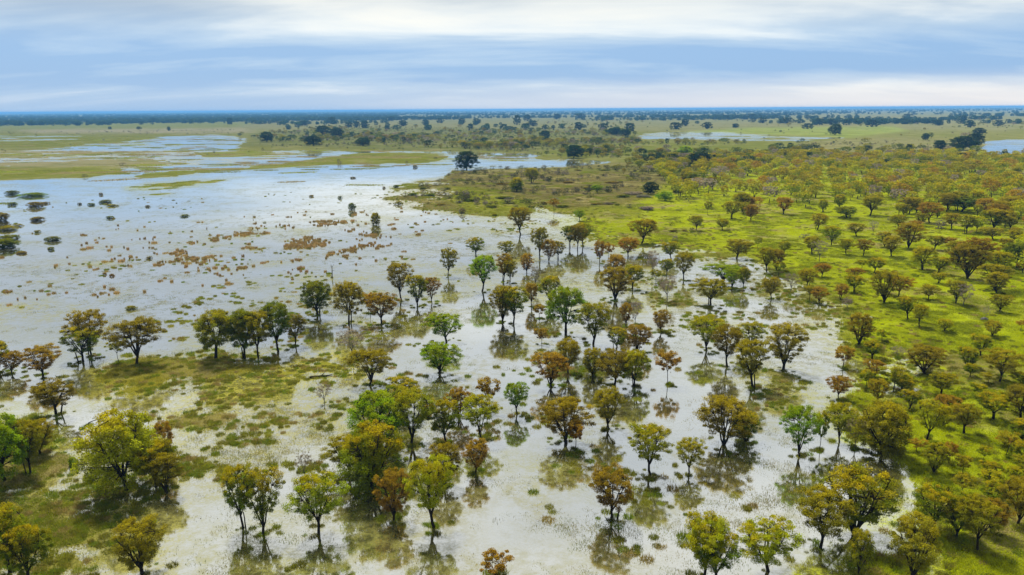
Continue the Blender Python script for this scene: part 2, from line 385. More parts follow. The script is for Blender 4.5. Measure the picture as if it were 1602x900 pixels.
# ------------------------------------------------------------------ ground and water
AP = -45.0
az = np.linspace(-math.radians(57), math.radians(57), 460)
rad = [42.0]
while rad[-1] < 60000:
    r_ = rad[-1]; rad.append(r_ * (1.0050 if r_ < 420 else 1.009 if r_ < 3500 else 1.03))
rad = np.array(rad)
RR, AA = np.meshgrid(rad, az, indexing='ij')
GX = (RR * np.sin(AA)).ravel(); GY = (RR * np.cos(AA) + AP).ravel()
GZ = terrain_z(GX, GY)
GZ = np.where(np.hypot(GX, GY) > 6000, np.maximum(GZ, 0.2), GZ)
nr, na = RR.shape
idx = np.arange(nr * na).reshape(nr, na)
q = np.stack([idx[:-1, :-1], idx[:-1, 1:], idx[1:, 1:], idx[1:, :-1]], -1).reshape(-1, 4)[:, ::-1]
gme = mesh_np('ground', np.stack([GX, GY, GZ], -1), [q], [M_GROUND], smooth=True, vcol=cover_at(GX, GY))
tag(obj('ground', gme), 'low grassy flood plain of green and straw coloured ground', 'ground', kind='structure')
RI = np.unique(np.concatenate([np.arange(0, nr, 2), [nr - 1]])); AI = np.unique(np.concatenate([np.arange(0, na, 2), [na - 1]]))
sub = idx[np.ix_(RI, AI)]; wx_, wy_ = GX[sub.ravel()], GY[sub.ravel()]
depth = np.clip(-GZ[sub.ravel()], 0, 2)
_x, _y, _c = project(*warp(wx_, wy_))
emw = sample(EMG, _x, _y) * np.clip((fbm(wx_ / 14, wy_ / 14, 301, 4) - .40) * 4.0, 0, 1)
shal = np.clip(1 - depth / .36, 0, 1) ** .8
SILT = paint(0.0, [(.45, M1), (.5, [(300, 650), (520, 620), (560, 700), (470, 750), (330, 790)]), (.75, [(660, 770), (790, 740), (900, 780), (940, 880), (900, 1000), (650, 1000)]), (.4, [(420, 800), (560, 790), (600, 860), (420, 880)]), (.45, [(880, 830), (1050, 860), (1050, 1000), (860, 1000)])], near=(26, 14))
weedv = np.clip(shal * 1.0 + emw * .85 + sample(SILT, _x, _y) * np.clip(.35 + (fbm(wx_ / 9, wy_ / 9, 311, 4) - .4) * 2.5, 0, 1), 0, 1)
cw = cover_at(wx_, wy_) * .8 + np.array([.05, .05, .01])
cw = cw + (np.array([.17, .16, .05]) - cw) * np.clip(sample(SILT, _x, _y) * 1.3, 0, 1)[:, None]
si = np.arange(len(RI) * len(AI)).reshape(len(RI), len(AI))
wq = np.stack([si[:-1, :-1], si[:-1, 1:], si[1:, 1:], si[1:, :-1]], -1).reshape(-1, 4)[:, ::-1]
wme = mesh_np('water', np.stack([wx_, wy_, 0 * wx_], -1), [wq], [M_WATER], smooth=True, vcol=cw)
at_ = wme.attributes.new('weed', 'FLOAT', 'POINT'); at_.data.foreach_set('value', weedv.astype(np.float32))
tag(obj('water', wme),
    'shallow still flood water mirroring the cloudy sky', 'water', kind='structure')

# ------------------------------------------------------------------ tree prototypes
def tube(path, radii, sides=6):
    path = np.asarray(path, float); n = len(path); v = []; f = []
    for i in range(n):
        d = path[min(i + 1, n - 1)] - path[max(i - 1, 0)]; d = d / (np.linalg.norm(d) + 1e-9)
        a = np.cross(d, [0.31, 0.95, 0.1]); a /= np.linalg.norm(a) + 1e-9; b = np.cross(d, a)
        for s in range(sides):
            t = 2 * math.pi * s / sides
            v.append(path[i] + radii[i] * (math.cos(t) * a + math.sin(t) * b))
    for i in range(n - 1):
        for s in range(sides):
            f.append((i * sides + s, i * sides + (s + 1) % sides, (i + 1) * sides + (s + 1) % sides, (i + 1) * sides + s))
    return np.array(v), np.array(f)
def join(parts):
    V = []; F = []; o = 0
    for v, f in parts:
        V.append(v); F.append(f + o); o += len(v)
    return np.concatenate(V), np.concatenate(F)
def bend(p0, p1, n, amp, rg, lift=0.0):
    t = np.linspace(0, 1, n)[:, None]; p = p0 + (p1 - p0) * t
    off = np.cumsum(rg.normal(0, amp, (n, 3)), 0); off -= off[0] + t * (off[-1] - off[0])
    p = p + off; p[:, 2] += lift * np.sin(math.pi * t[:, 0]) ; return p
def leaf_quads(cen, size, rg, up=0.5):
    n = len(cen)
    nrm = rg.normal(0, 1, (n, 3)); nrm[:, 2] = np.abs(nrm[:, 2]) + up; nrm /= np.linalg.norm(nrm, axis=1)[:, None]
    a = np.cross(nrm, rg.normal(0, 1, (n, 3))); a /= np.linalg.norm(a, axis=1)[:, None] + 1e-9; b = np.cross(nrm, a)
    s = size * rg.uniform(0.6, 1.35, (n, 1)); l = s * rg.uniform(1.0, 1.7, (n, 1))
    v = np.stack([cen - a * l, cen - b * s * 0.8 + nrm * s * .2, cen + a * l, cen + b * s * 0.8 + nrm * s * .2], 1).reshape(-1, 3)
    return v, np.arange(4 * n).reshape(n, 4)

def build_tree(seed, form):
    """a tree of height 1 and crown width 1; returns meshes (trunk, branches, crown)"""
    rg = np.random.default_rng(seed)
    P = dict(umbrella=dict(z0=.34, fork=(.14, .28), limbs=7, clumps=125, leaves=20000, flat=.50, size=.0080, low=0.22),
             vase=dict(z0=.24, fork=(.06, .16), limbs=8, clumps=130, leaves=22000, flat=.55, size=.0080, low=0.3),
             round=dict(z0=.26, fork=(.18, .30), limbs=7, clumps=140, leaves=24000, flat=.70, size=.0085, low=0.4),
             bushy=dict(z0=.10, fork=(.08, .18), limbs=8, clumps=170, leaves=30000, flat=.7, size=.0086, low=0.6),
             sparse=dict(z0=.38, fork=(.2, .32), limbs=5, clumps=60, leaves=3000, flat=.6, size=.0100, low=0.2),
             sapling=dict(z0=.45, fork=(.3, .45), limbs=4, clumps=45, leaves=5500, flat=.5, size=.0150, low=0.1),
             dome=dict(z0=.05, fork=(.05, .12), limbs=7, clumps=80, leaves=5200, flat=.8, size=.021, low=0.9))[form]
    fz = rg.uniform(*P['fork'])
    lean = rg.normal(0, .035, 2)
    top = np.array([lean[0], lean[1], fz])
    r0 = {'sapling': .018, 'sparse': .02, 'dome': .035, 'bushy': .032, 'vase': .036}.get(form, .03) * rg.uniform(.75, 1.05)
    parts_t = [tube(bend(np.array([0, 0, -.07]), top, 6, .006, rg), np.linspace(r0 * 1.25, r0 * .9, 6), 8)]
    if form in ('umbrella', 'round') and rg.random() < .5:     # a second stem from the root
        o2 = rg.normal(0, .05, 2); parts_t.append(tube(bend(np.array([o2[0], o2[1], -.07]), top + np.array([o2[0] * 2.2, o2[1] * 2.2, .05]), 6, .006, rg), np.linspace(r0 * .8, r0 * .5, 6), 7))
    parts_b = []; nodes = []
    L_ = P['limbs']; a0 = rg.uniform(0, 6.28)
    for i in range(L_):
        a = a0 + 2 * math.pi * i / L_ + rg.normal(0, .25)
        rr = rg.uniform(.22, .40) if i else rg.uniform(.03, .12)
        zt = rg.uniform(.74, .93) - .35 * max(0, rr - .3)
        end = np.array([math.cos(a) * rr + lean[0], math.sin(a) * rr + lean[1], zt])
        st = top - np.array([0, 0, rg.uniform(0, .05)])
        p = bend(st, end, 7, .012, rg, .0); p[:, :2] = st[:2] + (p[:, :2] - st[:2]) * (np.linspace(0, 1, 7)[:, None] ** 0.15 if form == 'x' else 1)
        parts_b.append(tube(p, np.linspace(r0 * .62, r0 * .16, 7), 6)); nodes += list(p[1:])
    nodes = np.array(nodes)
    # clump centres in the crown envelope
    cc = []; tries = 0
    while len(cc) < P['clumps'] and tries < 9000:
        tries += 1
        z = P['z0'] + (0.955 - P['z0']) * rg.random() ** (0.72 if form not in ('dome', 'bushy') else .9)
        h = (z - P['z0']) / (1 - P['z0'])
        if form in ('dome', 'bushy'): R = .47 * (1 - abs(h - .38) ** 2.2 * 1.9) if h > .38 else .47 * (.72 + .28 * h / .38)
        elif form == 'round': R = .46 * math.sqrt(max(0, 1 - ((h - .45) / .58) ** 2))
        else: R = .48 * math.sqrt(max(0.02, 1 - ((h - .48) / .55) ** 2)) if h > .48 else .48 * (.42 + 1.2 * h)
        a = rg.uniform(0, 2 * math.pi); u = rg.random() ** .42
        R *= 1 + .20 * math.sin(2 * a + seed) + .12 * math.sin(3 * a + seed * 1.7)
        if h < .5 and u < .55 and rg.random() > P['low']: continue
        c = np.array([math.cos(a) * R * u + lean[0], math.sin(a) * R * u + lean[1], z])
        if cc and min(np.linalg.norm((np.array(cc) - c) * np.array([1, 1, 1.4]), axis=1)) < (.062 if form in ('umbrella', 'vase', 'round', 'bushy') else .08): continue
        cc.append(c)
    cc = np.array(cc)
    for c in cc:                                              # a bough to each clump
        d = np.linalg.norm(nodes - c, axis=1) + np.maximum(0, nodes[:, 2] - c[2] + .03) * 2
        s = nodes[d.argmin()]; dn = max(.02, np.linalg.norm(c - s))
        parts_b.append(tube(bend(s, c, 4, .008, rg, .01), np.linspace(r0 * .22, r0 * .06, 4), 4))
        for _ in range(3 if form != 'sparse' else 6):         # twigs
            e_ = c + rg.normal(0, .06, 3) * np.array([1, 1, .6]); parts_b.append(tube(bend(s + (c - s) * .7, e_, 3, .006, rg), [r0 * .07, r0 * .05, r0 * .03], 3))
    wgt = rg.uniform(.5, 1.5, len(cc)); wgt /= wgt.sum()
    cid = rg.choice(len(cc), P['leaves'], p=wgt)
    rad_c = rg.uniform(.042, .095, len(cc)) * (1.1 if form != 'sapling' else 1.5)
    g = rg.normal(0, 1, (P['leaves'], 3)); g /= np.linalg.norm(g, axis=1)[:, None]; g *= rg.random((P['leaves'], 1)) ** .45
    pos = cc[cid] + g * rad_c[cid][:, None] * np.array([1, 1, P['flat']])
    stray = rg.random(P['leaves']) < .06; pos[stray] += rg.normal(0, .035, (stray.sum(), 3))
    v, f = leaf_quads(pos, P['size'], rg)
    h = np.clip((pos[:, 2] - P['z0']) / (1 - P['z0']), 0, 1)
    cau = rg.normal(0, .28, len(cc))
    ph = rg.uniform(0, 6.28); sidew = .22 * (np.cos(ph) * pos[:, 0] + np.sin(ph) * pos[:, 1]) / .4
    au = np.clip((h - .52) * 1.9 + cau[cid] + sidew + rg.normal(0, .15, len(pos)), 0, 1)
    clv = rg.normal(0, .16, len(cc)); lv = np.clip(.5 + clv[cid] + rg.normal(0, .2, len(pos)), 0, 1)
    return join(parts_t), join(parts_b), (v, f, au, lv)

SPEC = [('umbrella', 8), ('vase', 5), ('round', 3), ('bushy', 3), ('sparse', 3), ('sapling', 3), ('dome', 4)]
PROTO = {}; sd_ = 100
for form, n in SPEC:
    PROTO[form] = []
    for i in range(n):
        sd_ += 1
        (tv, tf), (bv, bf), (cv, cf, au, lv) = build_tree(sd_, form)
        bk = M_BARK_P if form == 'sparse' else M_BARK
        PROTO[form].append((mesh_np('trunk', tv, [tf], [bk], smooth=True), mesh_np('branches', bv, [bf], [bk], smooth=True),
                            mesh_np('crown', cv, [cf], [M_LEAF], {'autumn': au, 'lv': lv})))

LEAF_GAIN = 1.55
COL = dict(G=(.125, .215, .004, .35), D=(.075, .105, .007, .30), Y=(.200, .225, .006, .75), O=(.145, .150, .007, .60), A=(.105, .140, .005, 1.0),
           R=(.200, .122, .012, .35), B=(.160, .138, .008, .55), P=(.27, .23, .165, .05), E=(.030, .060, .016, .02), N=(.125, .100, .008, .35))
for _k in COL: COL[_k] = tuple(c * (LEAF_GAIN if _k not in 'EP' else 1) for c in COL[_k][:3]) + COL[_k][3:]
WORD = dict(G='bright green', D='dark green', Y='yellow-green', O='olive green', A='golden-topped', R='rust-red', B='brown-olive', P='pale grey', E='dark evergreen', N='dark brown')

# ------------------------------------------------------------------ the trees one by one
#  x, base y, top y, crown width (photo pixels), form, colour, label
T = [
 (11,754,635,100,'bushy','G','leafy bright green tree at the left edge above the wet grass'),
 (48,744,652,52,'umbrella','O','slender leaning olive tree beside the leafy green tree at the left edge'),
 (62,712,655,60,'vase','B','brown-tinged bush behind the leafy green tree at the left edge'),
 (203,768,627,122,'bushy','Y','big yellow-green bushy tree standing tallest of the lower left clump'),
 (243,764,686,72,'umbrella','A','golden tree at the right flank of the big lower left clump'),
 (258,722,655,38,'vase','R','small rust tree peeping out behind the big lower left clump'),
 (262,772,704,54,'vase','B','brown-olive tree at the right foot of the big lower left clump'),
 (163,736,690,36,'sapling','O','thin sapling at the left foot of the big lower left clump'),
 (16,896,778,76,'round','A','golden tree in the bottom left corner, the taller of two'),
 (44,910,812,72,'round','A','golden-green tree in the bottom left corner, the lower of two'),
 (226,898,800,90,'vase','B','brown-olive tree standing in wet grass below the big left clump'),
 (382,826,717,58,'umbrella','A','golden slim tree, left of the three lower left pond trees'),
 (410,836,725,66,'umbrella','A','golden tree with dark stem, middle of the three lower left pond trees'),
 (497,836,733,92,'umbrella','Y','wide yellow-green tree, right of the three lower left pond trees'),
 (476,750,704,26,'sparse','P','bare twiggy sapling behind the three lower left pond trees'),
 (585,765,650,104,'bushy','A','large golden-topped dark green tree at the heart of the lower centre clump'),
 (545,748,675,76,'umbrella','O','olive tree at the left side of the large golden-topped tree'),
 (615,812,728,58,'vase','R','rust tree in front of the large golden-topped tree'),
 (680,826,706,80,'umbrella','Y','yellow-green forked tree right of the rust tree, long reflection below'),
 (697,758,688,54,'vase','B','brown-gold tree behind the yellow-green forked tree'),
 (742,742,686,50,'umbrella','R','small rust tree alone in water right of the lower centre clump'),
 (777,905,857,56,'sapling','R','small rust-red tree at the bottom edge near the middle'),
 (643,692,600,78,'umbrella','O','olive-gold tree with dark stem behind the large golden-topped tree'),
 (628,652,588,64,'umbrella','A','golden round tree farthest back in the lower centre clump'),
 (588,694,604,98,'bushy','G','broad leafy green tree behind the large golden-topped tree'),
 (699,693,620,58,'umbrella','A','golden-green forked tree right of the lower centre clump'),
 (718,656,603,40,'vase','R','brown-red tree behind the golden-green forked tree'),
 (755,684,613,56,'umbrella','Y','pale yellow tree with straight stem in open water'),
 (763,642,588,35,'sapling','R','small rust tree just behind the pale yellow tree'),
 (576,603,541,66,'umbrella','B','spreading brown-gold tree with bare lower limbs left of centre'),
 (551,560,509,50,'sparse','P','pale grey thin tree behind the spreading brown-gold tree'),
 (508,632,598,28,'sparse','P','little grey tree in the puddle near the grass island'),
 (700,536,487,56,'umbrella','G','green leaning tree, the farther of the two stacked green trees'),
 (686,584,532,62,'umbrella','G','green tree with dark mirror image, the nearer of two stacked green trees'),
 (497,493,436,52,'round','D','dark green round tree in water, leftmost of the lake-side row'),
 (546,508,438,46,'round','B','tall brown-green tree right of the dark green round tree'),
 (581,490,456,28,'sapling','R','small rust tree behind the low rust tree of the lake-side row'),
 (597,508,456,50,'umbrella','R','low rust tree at the right end of the lake-side row'),
 (436,550,467,54,'umbrella','D','tall dark green tree with thin stem between two groups'),
 (461,540,488,38,'umbrella','N','dark brown small tree right of the tall thin dark green tree'),
 (405,560,482,56,'umbrella','O','olive-gold tree, right of the dark waterside trio'),
 (383,561,481,52,'round','D','dark green tree, middle of the dark waterside trio'),
 (337,561,480,72,'round','O','olive-gold tree, left of the dark waterside trio'),
 (143,556,480,54,'umbrella','B','tall brown-gold tree, back one of the left water pair'),
 (130,566,508,56,'umbrella','A','golden flat-topped tree, front one of the left water pair'),
 (211,572,493,76,'umbrella','N','dark double-stemmed tree with layered crown at the left shore'),
 (186,568,526,26,'sapling','O','thin sapling left of the dark double-stemmed tree'),
 (67,592,536,56,'umbrella','R','rust-red spreading tree alone near the left edge'),
 (18,584,546,36,'umbrella','R','small rust tree at the left edge of the water'),
 (1,582,530,42,'umbrella','A','golden tree cut by the left edge above the grass'),
 (88,648,588,66,'umbrella','N','dark brown flat-crowned tree on the left grass tip'),
 (885,524,446,56,'round','G','lone bright green round tree in the middle of the water'),
 (803,506,445,48,'umbrella','A','golden-olive tree left of the lone bright green tree'),
 (785,505,444,40,'vase','B','brown tree leaning on the golden-olive one left of the lone bright green tree'),
 (927,539,470,54,'umbrella','O','olive twin-stemmed tree right of the lone bright green tree'),
 (964,548,511,36,'umbrella','A','small golden tree left of the dark rust one'),
 (999,550,505,42,'vase','R','dark rust dense tree in midwater'),
 (847,538,512,22,'sapling','R','tiny rust sapling below left of the lone bright green tree'),
 (890,584,526,46,'umbrella','B','pale brown tree in front of the lone bright green tree'),
 (864,606,547,56,'umbrella','R','rust leaning tree with open crown in front of the pale brown tree'),
 (959,602,542,66,'umbrella','N','dark olive wide tree in the midwater pair'),
 (928,590,541,40,'vase','O','gold-olive tree at the left shoulder of the dark olive wide tree'),
 (993,606,545,46,'round','Y','yellow tree right of the dark olive wide tree, green reflection below'),
 (1046,602,546,36,'sapling','R','small flat-topped rust tree alone with its reflection'),
 (810,648,595,38,'umbrella','G','small green tree alone in open water at centre'),
 (887,694,617,82,'vase','B','broad brown-olive tree with long reflection in the central water'),
 (901,706,656,30,'sapling','R','thin rust tree beside the broad brown-olive tree'),
 (952,670,602,54,'umbrella','B','brown-gold tree on a single thin stem behind the bright water'),
 (1019,742,655,72,'umbrella','Y','yellow-green tree on dark twin stems in the foreground water'),
 (1078,743,682,46,'umbrella','Y','small yellow tree right of the twin-stemmed yellow-green tree'),
 (958,810,722,76,'umbrella','R','rust-crowned foreground tree with a round green mirror image'),
 (1130,696,615,86,'vase','B','spreading brown tree with many dark limbs by the waterline'),
 (1166,690,640,46,'vase','A','low golden bush right of the spreading brown many-limbed tree'),
 (1107,548,490,52,'umbrella','Y','yellow tree behind the dark olive one on the right water'),
 (1139,574,505,52,'umbrella','N','dark olive tree with black stem on the right water'),
 (1171,548,500,42,'umbrella','Y','yellow tree behind the olive-yellow one at the right shore'),
 (1178,606,525,60,'umbrella','O','olive-yellow tall tree right of the dark olive black-stemmed tree'),
 (1226,578,500,62,'vase','B','half-bare rust tree at the edge of the green meadow'),
 (1097,904,793,88,'umbrella','Y','yellow-green tree at the bottom edge, leftmost of the lower right group'),
 (1124,912,822,82,'umbrella','A','orange-gold tree at the bottom edge in front of the yellow-green one'),
 (1206,894,802,102,'umbrella','Y','bright yellow round-crowned tree at the bottom of the lower right group'),
 (1283,858,756,96,'umbrella','O','olive-yellow tree with black forked stem in the lower right group'),
 (1336,840,722,126,'vase','A','wide flat-topped golden tree, largest of the lower right group'),
 (1343,898,822,46,'vase','O','small olive tree below the wide flat-topped golden tree'),
 (1428,906,798,88,'vase','B','rust and green tree at the bottom edge right of the flat-topped golden tree'),
 (1461,836,753,76,'umbrella','A','golden-green tree behind the rust and green one'),
 (1496,846,782,56,'umbrella','A','gold tree on a curved stem at lower right'),
 (1528,868,773,68,'umbrella','O','olive-gold thin-stemmed tree near the bottom right corner'),
 (1548,842,776,54,'vase','R','rust-gold tree behind the thin-stemmed tree near the bottom right corner'),
 (1590,824,740,62,'umbrella','B','brown-olive tree at the right edge above the corner'),
 (1253,714,629,56,'umbrella','G','green slim tree standing in water by its long stem reflection'),
 (1282,706,641,26,'sapling','A','thin gold tree right of the green slim tree'),
 (1315,692,626,46,'umbrella','Y','yellow-green tree left of the big dense waterline tree'),
 (1338,702,652,32,'sparse','P','grey bare tree against the big dense waterline tree'),
 (1378,712,621,92,'bushy','O','big dense olive-yellow tree at the waterline on the right'),
 (1448,692,620,50,'umbrella','Y','yellow tree with leaning stem right of the big dense waterline tree'),
 (1508,683,629,46,'umbrella','B','brown-olive tree alone on the right meadow'),
 (1461,744,690,46,'vase','O','pale olive bush in the hollow below the big dense waterline tree'),
 (1483,731,690,26,'sapling','R','rust sapling right of the pale olive bush'),
 (1504,750,709,26,'sapling','B','thin brown sapling in the hollow of the right meadow'),
 (1535,728,696,24,'sapling','A','small gold sapling on the right meadow'),
 (1568,702,678,30,'sapling','R','low rust sapling on the right meadow near the edge'),
 (1597,664,600,58,'round','N','dark tree at the right edge of the meadow'),
 (1342,541,487,44,'vase','B','dense brown tree where meadow meets the right water'),
 (1318,576,540,34,'sapling','R','pale rust tree in the wet margin below the dense brown tree'),
 (1312,625,586,36,'umbrella','R','rust tree at the wet margin above the yellow-green waterline trees'),
 (1364,562,530,34,'umbrella','A',None),(1380,538,515,22,'sapling','A',None),(1369,593,561,32,'umbrella','R',None),(1354,607,577,26,'sapling','A',None),
 (1403,560,540,22,'sparse','P','small pale pinkish bush on a pale sandy patch of the meadow'),
 (1446,586,538,62,'vase','N','dark spreading vase-shaped tree in the middle of the right meadow'),
 (1412,608,582,50,'umbrella','A','low golden umbrella tree below the dark spreading vase-shaped tree'),
 (1421,642,607,34,'umbrella','A',None),(1471,620,580,42,'umbrella','O',None),(1528,626,598,26,'sapling','A',None),
 (1563,602,542,62,'umbrella','B','brown tall tree near the right edge of the meadow'),
 (1534,560,522,36,'umbrella','A','golden-rust twin-stemmed tree on the right meadow'),(1546,605,582,26,'sapling','O',None),(1596,610,580,34,'umbrella','A',None),
 (1386,690,660,28,'sapling','O',None),
 (1383,477,420,46,'vase','B','tall brown vase-shaped tree on the upper meadow'),(1405,468,430,36,'umbrella','R',None),(1420,502,462,34,'umbrella','A',None),(1439,514,473,28,'umbrella','Y',None),
 (1451,474,444,28,'umbrella','B',None),(1314,470,443,24,'umbrella','R',None),(1335,460,428,30,'umbrella','A',None),(1283,476,448,26,'umbrella','R',None),(1267,472,446,20,'sapling','O',None),
 (1325,484,465,20,'sparse','P',None),(1496,478,437,32,'umbrella','O',None),(1507,482,442,32,'sparse','P','pale grey bare tree leaning on an olive one, upper meadow'),
 (1558,463,424,38,'vase','O',None),(1562,492,459,32,'umbrella','B',None),(1512,440,379,52,'vase','N','large dark tree on the upper right meadow'),
 (1541,506,478,12,'sparse','P','bare grey sapling beside a low grey stone'),
 (1208,468,432,28,'umbrella','B',None),(1237,458,426,24,'sparse','P',None),
 (1278,362,333,30,'umbrella','B',None),(1301,386,352,28,'umbrella','A',None),(1270,400,368,28,'umbrella','O',None),(1281,412,375,24,'sparse','P','grey bare tree in front of an olive one, upper meadow'),
 (1324,401,372,24,'umbrella','O',None),(1350,403,373,26,'umbrella','N',None),(1394,404,367,30,'umbrella','O',None),(1420,391,347,40,'vase','B',None),(1443,426,384,36,'round','Y',None),
 (1466,432,400,30,'umbrella','A',None),(1590,422,378,42,'round','D',None),(1556,456,411,44,'vase','O',None),(1461,393,367,28,'umbrella','O',None),(1488,361,332,30,'umbrella','B',None),
 (1512,368,335,26,'umbrella','O',None),(1527,366,337,28,'umbrella','Y',None),(1554,378,355,36,'umbrella','B',None),(1502,334,306,48,'umbrella','D',None),(1325,343,322,40,'umbrella','D',None),
 (1368,431,402,34,'umbrella','A',None),(1347,426,405,20,'sapling','O',None),(1335,440,418,26,'umbrella','R',None),(1365,370,345,14,'sparse','P','white dead trunk leaning on the upper meadow'),
 (1340,372,348,28,'umbrella','O',None),(1405,360,335,26,'umbrella','O',None),(1484,395,370,20,'sapling','R',None),(1574,400,372,26,'umbrella','B',None),(1532,400,378,30,'umbrella','R',None),
 (1215,423,388,28,'umbrella','N',None),(1200,426,385,28,'umbrella','O',None),(1225,400,376,22,'umbrella','O',None),(1218,434,408,20,'sapling','A',None),(1262,450,418,28,'umbrella','B',None),(1285,436,410,26,'umbrella','R',None),
 (815,367,322,34,'umbrella','B','brown tree alone at the far shore of the central water'),
 (845,406,354,26,'umbrella','B','brown tall slim tree left of the three dark clustered trees'),(858,409,373,24,'vase','R',None),(874,406,376,20,'umbrella','B',None),
 (892,387,352,24,'umbrella','D','dark green tree, left one of three clustered trees'),(903,390,350,28,'umbrella','N','dark brown tree, middle one of three clustered trees'),(912,386,347,26,'umbrella','A','golden-brown tree, right one of three clustered trees'),
 (825,427,395,22,'vase','R',None),(938,413,375,20,'umbrella','R',None),(952,404,380,16,'sapling','R',None),(983,402,370,32,'umbrella','R',None),
 (1004,382,341,40,'umbrella','B','brown broad tree where the far water ends against the meadow'),
 (963,424,397,32,'round','R',None),(1051,405,376,28,'umbrella','A',None),(1070,439,392,32,'umbrella','O','olive tree with straight stem left of the flat green tree'),(1043,430,403,24,'umbrella','A',None),
 (1020,436,390,26,'sparse','P','pale bare tree right of the brown thicket'),(961,470,415,46,'vase','B','brown vase-shaped tree in the thicket above the midwater'),(990,452,412,36,'umbrella','A',None),(1026,444,420,20,'sapling','O',None),
 (1044,472,430,36,'sparse','P','pale grey-green bare tree in the green shallows'),(1112,479,433,54,'umbrella','O','olive wide tree in front of the flat green tree'),
 (1127,440,410,60,'umbrella','G','flat-topped green tree in the right shallows'),(1147,452,420,24,'umbrella','G',None),(1162,451,416,20,'umbrella','A',None),(1152,404,372,42,'umbrella','B','brown wide tree on the meadow behind the flat green tree'),
 (1185,392,370,16,'sapling','O',None),(1088,363,336,20,'umbrella','O',None),(1130,362,341,24,'umbrella','O',None),(1107,338,315,14,'sapling','O',None),
 (867,333,310,16,'sapling','R',None),(907,346,328,16,'umbrella','G',None),(833,480,440,24,'umbrella','R',None),(858,480,430,36,'umbrella','A','gold tree directly behind the lone bright green tree'),(844,499,475,22,'sapling','R',None),
 (837,452,415,22,'sparse','P',None),(979,511,472,22,'umbrella','R',None),(994,507,470,24,'sparse','P','leafless grey tree behind the dark rust dense tree'),(1036,520,482,30,'umbrella','R',None),
 (700,432,386,26,'umbrella','O','open olive tree alone at the lake margin'),(745,402,370,28,'umbrella','A','gold-olive tree behind the yellow-green one at the lake margin'),(754,456,397,40,'umbrella','G','green tall tree with reflection at the lake margin'),
 (628,470,408,36,'umbrella','B','brown-gold tall tree, left of three in a row at the lake margin'),(654,480,428,36,'umbrella','A','gold-green tree, middle of three in a row at the lake margin'),(677,474,432,26,'umbrella','R','rust thin tree, right of three in a row at the lake margin'),
 (793,402,376,24,'umbrella','O',None),(787,441,395,28,'umbrella','R',None),(797,444,405,22,'umbrella','B',None),
 (1097,300,268,0,'umbrella','B',None),(1073,292,264,22,'umbrella','B',None),(1083,295,270,18,'umbrella','D',None),(1115,299,276,20,'umbrella','N',None),
 (1018,306,284,24,'bushy','E','dark evergreen bush among the scrub in mid distance'),(1040,316,298,24,'bushy','G','green bush right of the dark evergreen bush in the scrub'),
 (831,288,262,24,'round','O','olive round tree on the spit right of the lone dark evergreen'),(808,301,277,24,'bushy','A','orange and gold bush on the spit'),(935,304,288,16,'umbrella','G',None),
 (588,352,332,17,'bushy','O','olive bush standing in the lake'),(551,329,317,11,'bushy','D','dark small bush standing in the lake beyond the olive one'),
 (1072,247,228,26,'bushy','G','green bush behind the wide dark evergreen'),(1033,245,231,17,'bushy','O',None),
]
EV = [ # mid-distance evergreens
 (730,266,236,34,'lone dark evergreen at the lake edge'),(897,248,226,27,'dark evergreen by the small inlet of water'),(1097,262,237,42,'wide dark evergreen at the head of the right meadow'),
 (418,223,206,24,'dark evergreen at the left end of the bush belt'),(490,229,212,23,'dark evergreen in front of the bush belt'),(503,213,196,26,'tall dark evergreen in the bush belt'),(528,216,200,22,None),(568,229,215,26,'green evergreen bush at the front of the bush belt'),
 (852,218,204,19,'round dark evergreen at the middle of the plain'),(906,204,191,17,None),(945,204,192,16,None),(985,206,192,18,None),(965,213,198,18,None),(978,214,202,20,None),(957,211,200,16,None),(1058,203,191,17,None),(1072,198,186,15,None),(1108,202,191,17,None),(1151,200,193,13,'lone dark evergreen beyond the right pond'),
 (1262,202,193,18,None),(1306,212,194,22,'dark evergreen standing by the right pond'),(1282,196,185,18,None),(1300,196,186,16,None),(1365,199,187,20,'dark evergreen with a low side bush beyond the right pond'),(1230,194,184,22,None),(1466,197,187,18,None),(1562,198,188,16,None),
 (1508,236,212,36,'big dark evergreen left of the right edge pond'),(1524,230,208,24,'tall dark evergreen next to the right edge pond'),(1470,236,219,20,'olive evergreen left of the big evergreen by the right edge pond'),(1448,220,208,12,None),(1531,214,200,18,None),(1518,200,188,14,None),
 (477,197,189,16,None),(520,194,183,14,None),(545,200,191,14,None),(557,200,190,12,None),(572,201,189,16,None),(632,198,188,16,None),(665,196,187,12,None),(723,195,185,14,None),(747,195,185,16,None),(690,193,184,11,None),(612,190,182,12,None),
 (360,195,184,11,None),(300,191,186,10,None),(285,191,186,8,None),(240,192,185,10,None),(211,192,185,10,None),(160,196,190,14,None),(120,197,192,9,None),(172,203,198,6,None),(217,203,198,7,None),(265,205,198,6,None),
 (808,196,180,12,None),(826,190,180,13,None),(835,198,188,18,None),(870,187,178,13,None),(905,186,177,18,None),(1135,187,180,12,None),(1175,186,178,18,None),(1194,193,183,14,None),(1505,190,180,14,None),(1420,186,178,16,None),
 (452,203,196,10,None),(405,228,0,0,None),(1243,200,0,0,None)]
